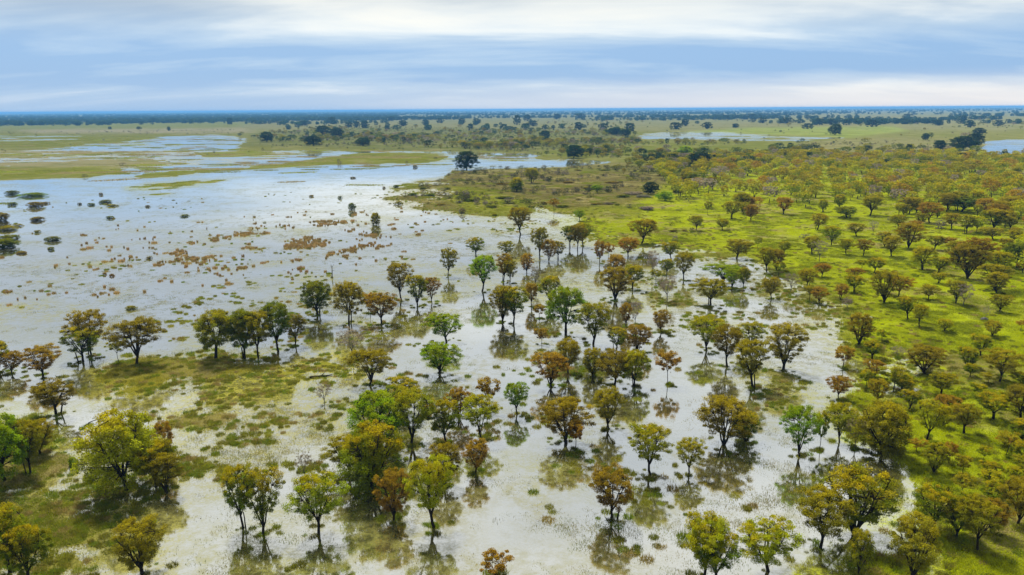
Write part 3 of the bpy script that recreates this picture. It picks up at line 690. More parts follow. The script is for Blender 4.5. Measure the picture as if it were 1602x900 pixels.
SHRUBS = [(18,304,10,15,'D'),(54,307,10,30,'G'),(18,321,8,12,'D'),(54,324,14,18,'N'),(70,319,6,11,'N'),(158,305,6,6,'N'),(164,317,8,14,'D'),(144,321,6,10,'D'),(176,323,6,13,'O'),(58,345,10,17,'N'),(59,364,7,10,'O'),
 (82,377,12,18,'D'),(80,391,8,10,'D'),(34,397,7,13,'N'),(173,342,7,11,'D'),(290,339,6,12,'D'),(230,324,5,7,'N'),(125,320,5,5,'N'),(29,354,7,12,'O'),(8,360,12,24,'O'),(4,388,24,34,'D'),(14,375,14,26,'D'),(2,345,22,24,'N'),
 (176,432,5,8,'R'),(163,430,7,6,'R'),(204,484,10,14,'O'),(487,308,5,8,'N'),(532,310,6,6,'D'),(619,294,8,9,'D'),(601,295,5,5,'N'),(233,405,7,9,'N'),(115,730,26,14,'G'),(500,227,5,9,'N'),(650,262,6,7,'N'),(553,279,4,9,'N'),
 (646,306,7,14,'D'),(674,307,7,14,'D'),(700,297,7,9,'D'),(662,296,6,10,'D'),(727,305,7,11,'D'),(734,316,9,16,'D'),(769,326,9,17,'D'),(718,319,9,9,'P'),(790,312,9,22,'D'),(624,320,9,11,'O'),(690,322,6,12,'N'),(785,290,6,16,'N'),(773,338,7,7,'O'),
 (860,290,5,12,'D'),(890,288,7,14,'N'),(925,297,8,22,'N'),(960,288,7,18,'N'),(990,305,9,26,'P'),(1005,310,9,20,'P'),(975,310,9,18,'D'),(1060,302,9,16,'N'),(880,325,8,16,'D'),(955,320,7,14,'D'),(1013,330,12,20,'P'),(935,322,7,16,'N'),(852,320,7,9,'N'),
 (950,322,9,12,'P'),(965,323,5,8,'D'),(1052,365,6,10,'N'),(1070,365,4,7,'N'),(905,315,5,8,'N'),(1075,270,4,10,'N'),(1035,276,5,14,'N'),(945,268,5,14,'D'),(905,268,5,10,'N')]

LANDMARK = [(885,485,'the lone bright green round tree'),(585,705,'the large golden-topped dark green tree'),(1336,780,'the wide flat-topped golden tree'),(1378,665,'the big dense waterline tree'),
 (1446,560,'the dark spreading vase-shaped meadow tree'),(1512,410,'the large dark tree on the upper meadow'),(1127,425,'the flat-topped green shallows tree'),(902,368,'the three dark clustered trees'),(1004,362,'the brown broad tree at the far waterline'),
 (1383,450,'the tall brown vase-shaped tree'),(1342,515,'the dense brown waterside tree'),(1281,394,'the grey bare tree on the upper meadow'),(1365,358,'the white dead leaning trunk'),(1097,250,'the wide dark evergreen'),(1306,203,'the dark evergreen by the right pond'),
 (730,250,'the lone dark lake-edge evergreen'),(503,205,'the tall bush-belt evergreen'),(1508,224,'the big evergreen by the right edge pond'),(82,370,'the dark lake shrubs at left'),(1018,295,'the dark evergreen bush in the scrub'),(1563,572,'the brown tall tree at right')]
used = {}
for t in T:
    if t[6]: used[t[6]] = 1
for t in EV:
    if t[4]: used[t[4]] = 1
def rel_label(x, y, noun, self_ref=''):
    best = sorted(((lx - x) ** 2 + 4 * (ly - y) ** 2, lx, ly, ph) for lx, ly, ph in LANDMARK if ph.split(' ', 1)[1] not in self_ref)
    for d2, lx, ly, ph in best[:4]:
        dx, dy = x - lx, (y - ly) * 2
        horiz = 'left of' if dx < 0 else 'right of'
        vert = 'behind' if dy < 0 else 'in front of'
        if abs(dx) > 2.2 * abs(dy): way = horiz
        elif abs(dy) > 2.2 * abs(dx): way = vert
        else: way = ('behind and ' if dy < 0 else 'in front and ') + horiz
        far = 'just ' if d2 < 45 ** 2 else '' if d2 < 110 ** 2 else 'far ' if abs(dx) > 60 and way in ('left of', 'right of') else ''
        lb = f'{noun} {far}{way} {ph}'
        if lb not in used and len(lb.split()) <= 16:
            used[lb] = 1; return lb
    return None

n_ind = 0
def place_tree(x, yb, yt, wpx, form, col, label, group, name='savanna_tree', cat='tree', xy=None, hw=None, var=None, tint=None):
    if xy is None:
        X, Y = ground(x, yb); D = math.hypot(X, Y)
        H = height_at(x, yt, D); W = wpx / FPX * D * math.cos(math.atan2(X, Y)) * 1.0
        # the crown's far rim shows above its middle: take the lift off the height
        dep = CAM_H / D
        H = max(0.6, H - 0.22 * W * dep)
    else:
        (X, Y), (H, W) = xy, hw
    z = float(terrain_z(np.array([X]), np.array([Y]))[0])
    vs_ = PROTO[form]; pm = vs_[(int(abs(x) * 7 + yb * 3) if var is None else var) % len(vs_)]
    root = bpy.data.objects.new(name, None); C.objects.link(root)
    root.empty_display_size = 0.5
    root.location = (X, Y, z)
    root.rotation_euler = (0, 0, rng.uniform(0, 6.28))
    s = W * 1.08; root.scale = (s, s, H - z if z < H * .5 else H)
    o = obj('trunk', pm[0], root); o2 = obj('branches', pm[1], root)
    if tint is None:
        b = np.array(COL[col]); b[:3] *= rng.uniform(.85, 1.15) * rng.uniform(.92, 1.08, 3); tint = b
    cr = obj('crown', pm[2], root); cr.color = tuple(float(v) for v in tint)
    tag(root, label, cat, group)
    return root
NOUN = dict(umbrella='tree', vase='vase-shaped tree', round='round tree', bushy='bush', sparse='bare tree', sapling='sapling')
SHARED = {}
for (x, yb, yt, wp, form, col, lab) in T:
    if wp <= 0: continue
    grp = 'trees in and around the flood water' if x < 1300 else 'trees on the right meadow'
    if lab is None:
        base = (WORD[col] if not (form == 'sparse' and col == 'P') else 'pale grey') + ' ' + NOUN[form]
        lab = rel_label(x, (yb + yt) / 2, base)
        if lab is None: lab = rel_label(x, (yb + yt) / 2, ('small ' if yb - yt < 30 else 'tall ') + base)
        if lab is None: lab = f'{base} among the many trees of the upper right meadow'; grp = 'look-alike ' + base + 's of the upper meadow'
    place_tree(x, yb, yt, wp, form, col, lab, grp, 'bush' if form == 'bushy' and yb < 360 else 'savanna_tree', 'bush' if form == 'bushy' and yb < 360 else 'tree'); n_ind += 1
for (x, yb, yt, wp, lab) in EV:
    if wp <= 0: continue
    grp = 'dark evergreens on the far plain'
    if lab is None:
        lab = rel_label(x, (yb + yt) / 2, 'small evergreen tree')
        if lab is None: lab = 'small dark evergreen among the scattered trees of the distant plain'; grp = 'scattered evergreens of the distant plain'
    place_tree(x, yb, yt, wp, 'bushy' if yb > 208 else 'dome', 'E', lab, grp, 'evergreen_tree', 'tree')
for (x, yb, h, wp, col) in SHRUBS:
    base = {'D': 'dark green', 'N': 'dark brown', 'O': 'olive', 'G': 'green', 'P': 'grey', 'R': 'rust'}[col] + ' shrub'
    wet = x < 640
    grp = 'shrubs standing in the lake' if wet else 'shrubs of the mid-distance scrub'
    if (x, yb) == (115, 730): lab = 'green tufted stump standing in wet grass at lower left'
    else:
        lab = rel_label(x, yb, base)
        if lab is None:
            lab = f'small {base} standing in the open lake' if wet else f'small {base} of the scrub beyond the central water'
            grp = f'look-alike {base}s ' + ('in the lake' if wet else 'in the scrub')
    place_tree(x, yb, yb - h * .62, wp * 1.2, 'bushy' if wp > 12 else 'dome', col, lab, grp, 'shrub', 'shrub')
print('table trees', n_ind)

# ------------------------------------------------------------------ random woodland (right slope), largest as individuals, rest as one mass
def inside_poly(x, y, pts):
    ins = False; j = len(pts) - 1
    for i in range(len(pts)):
        xi, yi = pts[i]; xj, yj = pts[j]
        if (yi > y) != (yj > y) and x < (xj - xi) * (y - yi) / (yj - yi) + xi: ins = not ins
        j = i
    return ins
TP = np.array([(t[0], t[1]) for t in T])
WOOD = [(1020, 268), (1120, 248), (1260, 236), (1400, 236), (1540, 246), (1900, 246), (1900, 460), (1560, 440), (1480, 410), (1380, 395), (1230, 362), (1140, 345), (1060, 310)]
cand = []
tries = 0
while len(cand) < 1250 and tries < 120000:
    tries += 1
    Y = random.uniform(150, 640); X = random.uniform(-40, 560)
    px_, py_, _ = project(np.array([X]), np.array([Y])); px_, py_ = float(px_[0]), float(py_[0])
    if not inside_poly(px_, py_, WOOD): continue
    if py_ > 335 and px_ < 1602:
        if np.min(np.hypot(TP[:, 0] - px_, (TP[:, 1] - py_) * 1.5)) < 26: continue
    if fbm(np.array([X / 40]), np.array([Y / 40]), 77, 2)[0] < .45 and random.random() < .8: continue
    if any((X - c[0]) ** 2 + (Y - c[1]) ** 2 < 16 for c in cand): continue
    cand.append((X, Y, px_, py_))
cand.sort(key=lambda c: -c[3])
mass = []      # (X, Y, H, W, form, tint)
wcols = ['A', 'A', 'O', 'O', 'B', 'Y', 'R', 'B', 'Y', 'O', 'P', 'A']
WR = {'A': 'golden-topped', 'O': 'olive', 'B': 'brown-olive', 'R': 'rust', 'N': 'dark brown', 'Y': 'yellow-green', 'P': 'grey bare'}
room = 274 - n_ind
for i, (X, Y, px_, py_) in enumerate(cand):
    col = random.choice(wcols); form = 'sparse' if col == 'P' else random.choice(['umbrella', 'umbrella', 'vase', 'round', 'umbrella'])
    H = random.uniform(4.4, 8.2); W = H * random.uniform(.75, 1.1)
    b = np.array(COL[col]); b[:3] *= random.uniform(.8, 1.15)
    if room > 0 and 20 < px_ < 1590 and py_ > 250:
        room -= 1
        lab = f'{WR[col]} tree in the crowded woodland of the right slope'
        place_tree(px_, py_, 0, 0, form, col, lab, f'{WR[col]} trees of the right slope woodland', xy=(X, Y), hw=(H, W), var=i, tint=b)
    else:
        mass.append((X, Y, H, W, form, b))

# small young trees dotted over the open meadow
small = 0
while small < 26:
    px_, py_ = random.uniform(1340, 1600), random.uniform(400, 800)
    if np.min(np.hypot(TP[:, 0] - px_, (TP[:, 1] - 14 - py_) * 1.3)) < 24 or not inside_poly(px_, py_, [(1340, 400), (1602, 400), (1602, 800), (1520, 800), (1440, 720), (1400, 690), (1360, 620), (1380, 520)]): continue
    TP = np.concatenate([TP, [(px_, py_)]]); X, Y = ground(px_, py_); col = random.choice(['A', 'O', 'R', 'Y', 'B'])
    H = random.uniform(1.6, 4.2)
    place_tree(px_, py_, 0, 0, random.choice(['sapling', 'umbrella', 'vase']), col, rel_label(px_, py_ - 8, f'young small {WR[col]} tree') or f'young small {WR[col]} tree on the open grass of the right meadow',
               f'young {WR[col]} trees of the right meadow', xy=(X, Y), hw=(H, H * random.uniform(.8, 1.2)), var=small)
    small += 1

# ------------------------------------------------------------------ scatter by geometry nodes: only what nobody could count
def hidden_collection(name, meshes):
    col = bpy.data.collections.new(name)
    for i, me in enumerate(meshes):
        col.objects.link(bpy.data.objects.new(f'{name}_{i:02d}', me))
    return col
def scatter(name, label, cat, pts, scl, rotz, idx_, tint, col):
    n = len(pts)
    me = bpy.data.meshes.new(name); me.vertices.add(n); me.vertices.foreach_set('co', np.asarray(pts, np.float32).ravel())
    a = me.attributes.new('scl', 'FLOAT_VECTOR', 'POINT'); a.data.foreach_set('vector', np.asarray(scl, np.float32).ravel())
    r3 = np.zeros((n, 3), np.float32); r3[:, 2] = rotz
    a = me.attributes.new('rot', 'FLOAT_VECTOR', 'POINT'); a.data.foreach_set('vector', r3.ravel())
    a = me.attributes.new('idx', 'INT', 'POINT'); a.data.foreach_set('value', np.asarray(idx_, np.int32))
    a = me.attributes.new('tint', 'FLOAT_COLOR', 'POINT'); a.data.foreach_set('color', np.asarray(tint, np.float32).ravel())
    o = obj(name, me)
    g = bpy.data.node_groups.new(name + '_scatter', 'GeometryNodeTree')
    g.interface.new_socket(name='Geometry', in_out='INPUT', socket_type='NodeSocketGeometry')
    g.interface.new_socket(name='Geometry', in_out='OUTPUT', socket_type='NodeSocketGeometry')
    gi = g.nodes.new('NodeGroupInput'); go = g.nodes.new('NodeGroupOutput')
    ci = g.nodes.new('GeometryNodeCollectionInfo'); ci.inputs[0].default_value = col
    ci.inputs['Separate Children'].default_value = True; ci.inputs['Reset Children'].default_value = True
    ip = g.nodes.new('GeometryNodeInstanceOnPoints'); ip.inputs['Pick Instance'].default_value = True
    def na(nm, ty):
        x = g.nodes.new('GeometryNodeInputNamedAttribute'); x.data_type = ty; x.inputs[0].default_value = nm
        return [s for s in x.outputs if s.enabled and s.name == 'Attribute'][0]
    e2r = g.nodes.new('FunctionNodeEulerToRotation')
    g.links.new(na('rot', 'FLOAT_VECTOR'), e2r.inputs[0]); g.links.new(e2r.outputs[0], ip.inputs['Rotation'])
    g.links.new(na('scl', 'FLOAT_VECTOR'), ip.inputs['Scale']); g.links.new(na('idx', 'INT'), ip.inputs['Instance Index'])
    g.links.new(gi.outputs[0], ip.inputs['Points']); g.links.new(ci.outputs[0], ip.inputs['Instance'])
    g.links.new(ip.outputs[0], go.inputs[0])
    md = o.modifiers.new('scatter', 'NODES'); md.node_group = g
    tag(o, label, cat, kind='stuff')
    return o

def thin_tree(form, k, leaves, grow):
    """a lighter copy of a prototype for the mass: trunk and every n-th leaf, made larger"""
    tr, br, cr = PROTO[form][k]
    tv = np.empty(len(tr.vertices) * 3, np.float32); tr.vertices.foreach_get('co', tv); tv = tv.reshape(-1, 3)
    tf = np.array([p.vertices[:] for p in tr.polygons])
    cv = np.empty(len(cr.vertices) * 3, np.float32); cr.vertices.foreach_get('co', cv); cv = cv.reshape(-1, 4, 3)
    au = np.empty(len(cv), np.float32); cr.attributes['autumn'].data.foreach_get('value', au)
    lv = np.empty(len(cv), np.float32); cr.attributes['lv'].data.foreach_get('value', lv)
    sel = np.random.default_rng(k).choice(len(cv), min(leaves, len(cv)), False)
    q_ = cv[sel]; c_ = q_.mean(1, keepdims=True); q_ = c_ + (q_ - c_) * grow
    v = np.concatenate([tv, q_.reshape(-1, 3)]); f2 = np.arange(4 * len(sel)).reshape(-1, 4) + len(tv)
    return mesh_np('mass_tree', v, [tf, f2], [M_BARK, M_LEAF_I], {'autumn': np.concatenate([np.zeros(len(tf)), au[sel]]), 'lv': np.concatenate([np.zeros(len(tf)), lv[sel]])},
                   midx=np.concatenate([np.zeros(len(tf)), np.ones(len(sel))]))
mforms = ['umbrella', 'umbrella', 'umbrella', 'vase', 'vase', 'round', 'round', 'sparse']
mset = [thin_tree(f, i % len(PROTO[f]), 700 if f != 'sparse' else 350, 4.0) for i, f in enumerate(mforms)]
fpick = {f: [i for i, g_ in enumerate(mforms) if g_ == f] for f in set(mforms)}
MC = hidden_collection('mass_trees', mset)
pts = []; scl = []; ix = []; tint = []
def zat(X, Y): return float(terrain_z(np.array([X]), np.array([Y]))[0])
for (X, Y, H, W, form, b) in mass:
    pts.append((X, Y, zat(X, Y))); scl.append((W, W, H)); ix.append(random.choice(fpick[form])); tint.append(b)
# thin scattered small trees over the whole middle plain
BELT = paint(.0, [(.04, [(900, 190), (2000, 190), (2000, 300), (900, 300)]), (.95, [(380, 214), (480, 200), (560, 198), (820, 203), (980, 205), (1000, 224), (960, 246), (860, 240), (700, 232), (560, 229), (460, 226)]), (.40, [(960, 250), (1000, 224), (1300, 224), (1500, 236), (1560, 262), (1250, 262), (1050, 268), (980, 262)]),
                    (.4, [(800, 194), (1000, 205), (1000, 190), (1300, 192), (1500, 200), (2000, 206), (2000, 190), (1300, 186), (800, 186)])], far=(6, 1))
nW = 26000
D = 480 / rng.uniform(.17, 1.0, nW); a = rng.uniform(-.68, .70, nW); X, Y = D * np.sin(a), D * np.cos(a)
x, y, _c = project(X, Y); Z = terrain_z(X, Y)
k = (rng.random(nW) < sample(BELT, x, y) * np.clip((fbm(X / 90, Y / 90, 91, 3) - .40) * 5, 0, 1)) & (Z > .05)
for X_, Y_, Z_ in zip(X[k], Y[k], Z[k]):
    H = 2.2 + 5.6 * random.random() ** 2.0; W = H * random.uniform(.9, 1.7)
    col = random.choice(['O', 'E', 'N', 'B', 'P', 'D', 'E', 'D', 'O']); b = np.array(COL[col]); b[:3] *= random.uniform(.6, 1.0); b[3] *= .5
    pts.append((X_, Y_, Z_)); scl.append((W, W, H)); ix.append(random.randrange(7)); tint.append(b)
scatter('woodland', 'small trees of the distant slope and plain seen as one mass', 'woodland', pts, scl, rng.uniform(0, 6.28, len(pts)), ix, tint, MC)

# far evergreen forest towards the horizon
dset = [thin_tree('dome', i, 420, 3.0) for i in range(4)]
DC = hidden_collection('far_domes', dset)
nF = 60000
D = 1500 * np.exp(rng.random(nF) * math.log(24000 / 1500)); a = rng.uniform(-.70, .72, nF)
X, Y = D * np.sin(a), D * np.cos(a)
x, y, _c = project(X, Y)
cl = fbm(X / 420, Y / 420, 121, 3); cl2 = fbm(X / 1500, Y / 700, 141, 2)
leftbelt = (x < 620) & (D > 2800 + 500 * (x / 620))
p = np.clip((cl - .47) * 5, 0, 1) * np.clip((cl2 - .30) * 4, 0.08, 1) * np.clip((D - 1500) / 2000, .2, 1)
p = np.where((x < 380) & (D < 2700), .0, p)
p = np.where(leftbelt, np.maximum(p, .55), p)
p = np.where(D > 7000, np.maximum(p * .6, np.where(x < 700, .5, .16)), p)
p = np.where((y > 198) & (x > 980) & (x < 1440), 0, p)
keep = rng.random(nF) < p
X, Y, D = X[keep], Y[keep], D[keep]; n = len(X)
H = rng.uniform(6, 13, n) * np.where(D > 2800, 1.05, .95); W = H * rng.uniform(1.1, 2.0, n)
b = np.tile(np.array(COL['E']), (n, 1)); b[:, :3] *= rng.uniform(.8, 1.6, (n, 1))
scatter('far_forest', 'dark evergreen forest fading to blue along the horizon', 'forest', np.stack([X, Y, np.full(n, .1)], -1), np.stack([W, W, H], -1), rng.uniform(0, 6.28, n), rng.integers(0, 4, n), b, DC)
print('far forest', n, 'woodland', len(pts))

# ------------------------------------------------------------------ grasses
def blades(seed, n, R, h, wdt, spread, droop=.3):
    rg = np.random.default_rng(seed)
    a = rg.uniform(0, 6.28, n); r = R * np.sqrt(rg.random(n)); base = np.stack([r * np.cos(a), r * np.sin(a), np.zeros(n) - .05], -1)
    hh = h * rg.uniform(.5, 1.2, n); d = rg.normal(0, spread, (n, 2)) * hh[:, None]
    tip = base + np.stack([d[:, 0], d[:, 1], hh], -1)
    ang = rg.uniform(0, 6.28, n); wv_ = np.stack([np.cos(ang), np.sin(ang), 0 * ang], -1) * (wdt * rg.uniform(.6, 1.4, n))[:, None]
    v = np.stack([base - wv_, base + wv_, tip], 1).reshape(-1, 3)
    f = np.arange(3 * n).reshape(n, 3)
    au = np.clip(rg.normal(.25, .25, n), 0, 1); lv = np.clip(rg.normal(.5, .22, n), 0, 1)
    return mesh_np('grass', v, [f], [M_LEAF_I], {'autumn': au, 'lv': lv})
GC_ = hidden_collection('meadow', [blades(300 + i, 420, 1.6, .17, .035, .6) for i in range(4)])
SC_ = hidden_collection('sprigs', [blades(320 + i, 30, .8, .20, .026, .6) for i in range(5)])
TC_ = hidden_collection('tussocks', [blades(340 + i, 170, .42, .34, .030, .45) for i in range(4)])
RC_ = hidden_collection('reeds', [blades(360 + i, 150, .55, .60, .035, .30) for i in range(4)])
def rand_ground(n, d0, d1, power=1.0):
    """points spread over the plain, thinner with distance"""
    u = rng.random(n); D = d0 * (d1 / d0) ** u if power == 0 else (d0 ** power + u * (d1 ** power - d0 ** power)) ** (1 / power)
    a = rng.uniform(-.68, .68, n); return D * np.sin(a), D * np.cos(a), D
def tints(n, base, alpha, var=.25):
    b = np.tile(np.array([*base, alpha]), (n, 1)); b[:, :3] *= rng.uniform(1 - var, 1 + var, (n, 1)) * rng.uniform(.93, 1.07, (n, 3)); return b

# meadow on dry ground
X, Y, D = rand_ground(90000, 58, 520, .55); Z = terrain_z(X, Y)
k = (Z > .03) & (rng.random(len(X)) < .75); X, Y, Z, D = X[k], Y[k], Z[k], D[k]; n = len(X)
cv_ = cover_at(X, Y); b = np.concatenate([cv_ * rng.uniform(.85, 1.3, (n, 1)), np.full((n, 1), .25)], 1)
pn = fbm(X / 8, Y / 8, 201, 3); b[:, :3] *= (0.72 + .7 * pn)[:, None]
st = rng.random(n) < np.clip((fbm(X / 12, Y / 12, 207, 3) - .56) * 5, 0, .8); b[st, :3] = np.array([.42, .37, .15]) * rng.uniform(.8, 1.1, (st.sum(), 1))
gn = rng.random(n) < np.clip((fbm(X / 10, Y / 10, 211, 3) - .54) * 5, 0, .8); b[gn, :3] = np.array([.17, .215, .006]) * rng.uniform(.8, 1.2, (gn.sum(), 1))
s = rng.uniform(.8, 1.3, n) * np.clip(D / 260, 1, 1.6)
scatter('meadow_grass', 'short yellow-green grass covering the dry meadow', 'grass', np.stack([X, Y, Z], -1), np.stack([s, s, rng.uniform(.5, 1.5, n)], -1), rng.uniform(0, 6.28, n), rng.integers(0, 4, n), b, GC_)
print('meadow', n)
# ragged marsh grass strips of the far left flats
MAR = paint(0.0, [(.32, [(-300, 238), (100, 232), (380, 236), (500, 236), (520, 258), (330, 272), (190, 280), (-300, 284)]), (.35, [(-300, 212), (130, 211), (380, 214), (380, 236), (-300, 238)]),
                  (.25, [(500, 234), (760, 238), (850, 250), (740, 264), (520, 262)]), (.5, [(195, 290), (352, 281), (350, 290), (205, 298)]), (.06, [(-300, 284), (620, 262), (620, 300), (-300, 330)])], far=(5, 1))
X, Y, D = rand_ground(16000, 300, 1500, .6); x, y, _c = project(X, Y)
k = rng.random(len(X)) < sample(MAR, x, y) * np.clip((fbm(X / 90, Y / 28, 401, 3) - .46) * 7, 0, 1); X, Y, D = X[k], Y[k], D[k]; n = len(X)
b = tints(n, (.22, .25, .02), .15, .3); st = fbm(X / 60, Y / 40, 411, 2) > .54; b[st, :3] = np.array([.30, .25, .11]) * rng.uniform(.8, 1.15, (st.sum(), 1))
s = rng.uniform(1.5, 5.0, n)
scatter('marsh_grass', 'ragged green and straw marsh grass strips on the far flats', 'grass', np.stack([X, Y, np.maximum(terrain_z(X, Y), .0)], -1), np.stack([s * rng.uniform(1.2, 2.4, n), s * .8, np.full(n, 3.2)], -1), rng.normal(0, .25, n), rng.integers(0, 4, n), b, GC_)
print('marsh', n)
# sprigs standing in the shallows
X, Y, D = rand_ground(200000, 58, 460, .7); Z = terrain_z(X, Y)
wx, wy = warp(X, Y); x, y, _c = project(wx, wy)
e = sample(EMG, x, y)
cl = fbm(X / 5, Y / 5, 221, 3); cl3 = fbm(X / 22, Y / 22, 231, 2)
p = e * np.clip((cl - .44) * 4.5, .04, 1) * np.clip((cl3 - .32) * 3.5, .08, 1)
shore = np.exp(-np.clip(-Z, 0, 1) / .10); p = np.clip(p + shore * .35, 0, 1)
k = (Z < .06) & (rng.random(len(X)) < p); X, Y, D = X[k], Y[k], D[k]; n = len(X)
b = tints(n, (.20, .20, .035), .12); dk = rng.random(n) < .10; b[dk, :3] *= .6; gr = rng.random(n) < .2; b[gr, :3] = np.array([.14, .19, .015]); st = rng.random(n) < .2; b[st, :3] = np.array([.30, .25, .08])
s = rng.uniform(.6, 1.4, n)
scatter('water_grass', 'sparse grass sprigs standing out of the shallow water', 'grass', np.stack([X, Y, np.full(n, .0)], -1), np.stack([s, s, rng.uniform(.5, 1.2, n)], -1), rng.uniform(0, 6.28, n), rng.integers(0, 5, n), b, SC_)
print('sprigs', n)
# denser tussocks
X, Y, D = rand_ground(75000, 58, 420, .6); Z = terrain_z(X, Y); wx, wy = warp(X, Y); x, y, _c = project(wx, wy)
e = sample(EMG, x, y); cl = fbm(X / 4, Y / 4, 241, 3); cl3 = fbm(X / 30, Y / 30, 251, 2)
p = e * np.clip((cl - .5) * 3.5, 0, 1) * np.clip((cl3 - .42) * 4, 0.02, 1) + np.where((Z > -.10) & (Z < .25), .34, 0) + np.where(Z >= .25, .16 * np.clip((cl - .45) * 6, 0, 1), 0)
k = rng.random(len(X)) < p; X, Y, Z, D = X[k], Y[k], Z[k], D[k]; n = len(X)
b = tints(n, (.19, .20, .02), .2, .4); gr = rng.random(n) < .3; b[gr, :3] = np.array([.14, .20, .012]); st = rng.random(n) < .15; b[st, :3] = np.array([.28, .22, .07])
s = rng.uniform(.6, 1.7, n)
scatter('tussock_grass', 'green and straw grass tussocks along the wet margins', 'grass', np.stack([X, Y, np.maximum(Z, -.02)], -1), np.stack([s, s, rng.uniform(.6, 1.3, n)], -1), rng.uniform(0, 6.28, n), rng.integers(0, 4, n), b, TC_)
print('tussocks', n)
# thicker grass and water weed round the feet of the nearer trees
bx_, by_, bs_ = [], [], []
for t in T:
    if t[1] < 430 or t[3] <= 0: continue
    X0, Y0 = ground(t[0], t[1]); wet = zat(X0, Y0) < 0; dd = math.hypot(X0, Y0); R0 = t[3] / FPX * dd * .5
    for _ in range(random.randint(4, 10) if wet else random.randint(6, 14)):
        a_ = random.uniform(0, 6.28); r_ = R0 * random.random() ** .8 * .9
        bx_.append(X0 + r_ * math.cos(a_)); by_.append(Y0 + r_ * math.sin(a_)); bs_.append(random.uniform(.4, 1.3))
X, Y, s = np.array(bx_), np.array(by_), np.array(bs_); n = len(X); Z = np.maximum(terrain_z(X, Y), -.03)
b = tints(n, (.15, .17, .012), .15, .45); gr = rng.random(n) < .25; b[gr, :3] = np.array([.16, .24, .008])
scatter('tree_foot_grass', 'dark green grass clumps growing round the tree bases', 'grass', np.stack([X, Y, Z], -1), np.stack([s, s, s * rng.uniform(.6, 1.2, n)], -1), rng.uniform(0, 6.28, n), rng.integers(0, 4, n), b, TC_)
# brown reeds out in the lake
BRN = paint(0.0, [(.05, [(0, 370), (330, 340), (640, 320), (720, 350), (620, 420), (430, 440), (0, 480), (-300, 480), (-300, 400)]),
                  (.5, [(200, 400), (330, 372), (430, 350), (600, 335), (620, 350), (590, 385), (480, 425), (390, 424), (240, 415)]),
                  (.9, [(425, 388), (520, 375), (560, 385), (540, 400), (440, 400)]), (.9, [(405, 424), (420, 415), (460, 405), (480, 415), (450, 424)]), (.9, [(560, 372), (580, 365), (582, 370), (562, 375)])], far=(3, 1), near=(5, 2))
X, Y, D = rand_ground(130000, 130, 460, 1.0); wx, wy = warp(X, Y, .5); x, y, _c = project(wx, wy)
e = sample(BRN, x, y); cl = fbm(X / 6, Y / 9, 261, 3)
k = rng.random(len(X)) < e * np.clip((cl - .52) * 5, 0, 1); X, Y, D = X[k], Y[k], D[k]; n = len(X)
b = tints(n, (.31, .215, .08), .1, .3); s = rng.uniform(.25, .7, n) + rng.random(n) ** 4 * 1.3
scatter('brown_reeds', 'brown dry reed clumps standing in the open lake', 'reeds', np.stack([X, Y, np.full(n, -.02)], -1), np.stack([s, s, rng.uniform(.6, 1.2, n)], -1), rng.uniform(0, 6.28, n), rng.integers(0, 4, n), b, RC_)
print('reeds', n)
# low scrub of the middle plain
LC_ = hidden_collection('scrub', [thin_tree('dome', i, 200, 2.4) for i in range(4)])
SCR = paint(0.03, [(.75, SCRUB), (.30, [(830, 330), (1000, 300), (1100, 262), (1180, 270), (1080, 330), (960, 345)]), (.5, [(400, 230), (560, 200), (980, 205), (1000, 225), (950, 248), (800, 238)]), (.5, [(1260, 222), (1540, 222), (1540, 250), (1250, 250)]),
                   (.18, [(0, 200), (380, 198), (380, 212), (0, 212)])], far=(4, 1), near=(6, 3))
X, Y, D = rand_ground(60000, 240, 1900, .5); Z = terrain_z(X, Y); x, y, _c = project(X, Y)
e = sample(SCR, x, y); cl = fbm(X / 25, Y / 25, 271, 3)
k = (Z > .02) & (rng.random(len(X)) < e * np.clip((cl - .42) * 4, .05, 1)); X, Y, Z = X[k], Y[k], Z[k]; n = len(X)
pal = np.array([(.06, .065, .02), (.10, .085, .05), (.15, .13, .10), (.09, .10, .015), (.035, .05, .012)])
b = np.concatenate([pal[rng.integers(0, 5, n)] * rng.uniform(.8, 1.2, (n, 1)), np.full((n, 1), .05)], 1)
W = rng.uniform(1.0, 2.4, n) + rng.random(n) ** 3 * 3.0; H = W * rng.uniform(.35, .65, n)
scatter('low_scrub', 'low dark and grey scrub dotting the middle plain', 'scrub', np.stack([X, Y, Z], -1), np.stack([W, W, H], -1), rng.uniform(0, 6.28, n), rng.integers(0, 4, n), b, LC_)
print('scrub', n)

# ------------------------------------------------------------------ small single things
def stone(x, y, wpx, label):
    X, Y = ground(x, y); D = math.hypot(X, Y); r = wpx / FPX * D / 2
    rg = np.random.default_rng(5); v = []; f = []; nu, nv = 12, 6
    for j in range(nv + 1):
        for i in range(nu):
            t = math.pi * .5 * j / nv; ph = 2 * math.pi * i / nu
            q_ = r * (1 + .18 * math.sin(2 * ph + 1) + rg.normal(0, .04))
            v.append((q_ * math.cos(ph) * math.cos(t), .7 * q_ * math.sin(ph) * math.cos(t), .75 * r * math.sin(t) - .1))
    for j in range(nv):
        for i in range(nu): f.append((j * nu + i, j * nu + (i + 1) % nu, (j + 1) * nu + (i + 1) % nu, (j + 1) * nu + i))
    o = obj('stone', mesh_np('stone', np.array(v), [np.array(f)], [M_STONE], smooth=True), loc=(X, Y, zat(X, Y))); tag(o, label, 'stone')
stone(1539, 504, 11, 'low grey stone at the foot of the bare sapling on the meadow')
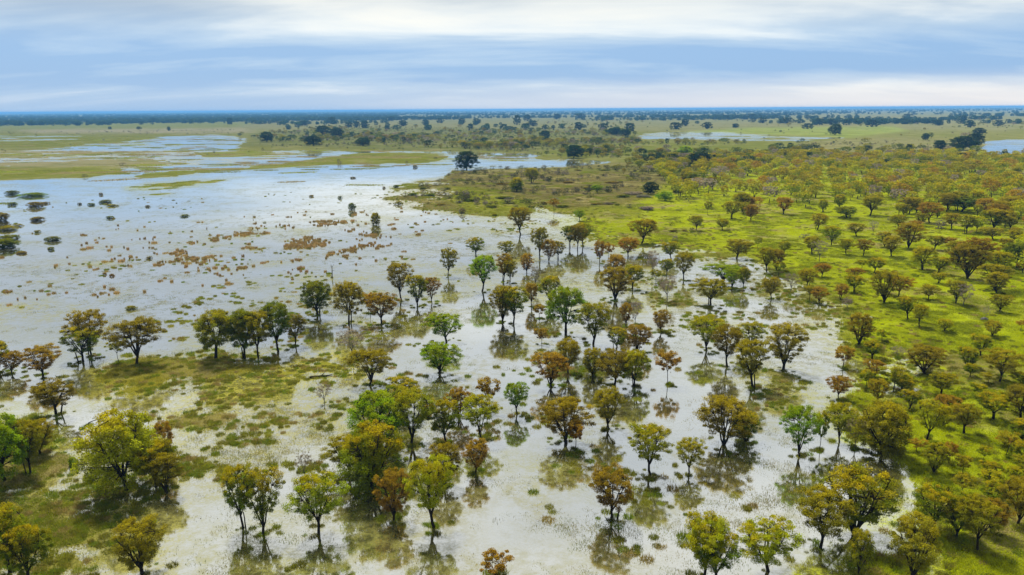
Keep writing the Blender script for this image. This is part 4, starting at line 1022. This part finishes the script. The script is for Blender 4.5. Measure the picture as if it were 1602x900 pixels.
def snag(x, yb, yt, label, lean=0.06):
    X, Y = ground(x, yb); D = math.hypot(X, Y); H = height_at(x, yt, D); rg = np.random.default_rng(int(x))
    root = bpy.data.objects.new('dead_tree', None); C.objects.link(root); root.location = (X, Y, zat(X, Y))
    tp = np.array([lean * H, 0, H * .8])
    v, f = tube(bend(np.array([0, 0, -.3]), tp, 7, .03, rg), np.linspace(.17, .07, 7), 8); obj('trunk', mesh_np('trunk', v, [f], [M_BARK_P], smooth=True), root)
    for i, (dx, dz, st) in enumerate([(.14, .22, 1.0), (-.12, .16, .95), (.2, .05, .7), (-.05, .24, 1.0)]):
        s_ = tp * st; v, f = tube(bend(s_, s_ + np.array([dx * H, rg.normal(0, .3), dz * H]), 4, .03, rg), np.linspace(.06, .02, 4), 5)
        obj('branch', mesh_np('branch', v, [f], [M_BARK_P], smooth=True), root)
    tag(root, label, 'dead tree')
snag(519, 435, 412, 'bare dead trunk with a few stubs standing in the lake')
def log(x0, y0, x1, y1, label):
    a_ = np.array([*ground(x0, y0), .12]); b_ = np.array([*ground(x1, y1), .16]); rg = np.random.default_rng(3)
    root = bpy.data.objects.new('fallen_log', None); C.objects.link(root); root.location = (a_ + b_) / 2
    v, f = tube(bend(a_ - np.array(root.location), b_ - np.array(root.location), 7, .06, rg), np.linspace(.2, .08, 7), 8)
    obj('trunk', mesh_np('trunk', v, [f], [M_BARK], smooth=True), root)
    mid = np.zeros(3); v, f = tube(bend(mid, mid + np.array([.7, .3, .6]), 4, .03, rg), np.linspace(.08, .02, 4), 6)
    obj('branch', mesh_np('branch', v, [f], [M_BARK], smooth=True), root)
    tag(root, label, 'log')
log(484, 592, 520, 588, 'dark fallen log lying in the wet grass of the left island')

# ------------------------------------------------------------------ haze
hv = []; hx, hy0, hy1, hz0, hz1 = 60000, -400, 62000, -3.0, 46.0
me = mesh_np('haze', [(-hx, hy0, hz0), (hx, hy0, hz0), (hx, hy1, hz0), (-hx, hy1, hz0), (-hx, hy0, hz1), (hx, hy0, hz1), (hx, hy1, hz1), (-hx, hy1, hz1)],
             [np.array([(3, 2, 1, 0), (4, 5, 6, 7), (0, 1, 5, 4), (1, 2, 6, 5), (2, 3, 7, 6), (3, 0, 4, 7)])], [])
mt, t, o_ = mat('haze_air')
pv = t.nodes.new('ShaderNodeVolumePrincipled')
pv.inputs['Color'].default_value = (0.17, 0.48, 0.93, 1); pv.inputs['Density'].default_value = 1.0e-4; pv.inputs['Anisotropy'].default_value = 0.0
t.links.new(pv.outputs[0], o_.inputs['Volume'])
me.materials.append(mt)
tag(obj('haze', me), 'thin blue haze lying over the far plain', 'haze', kind='stuff')
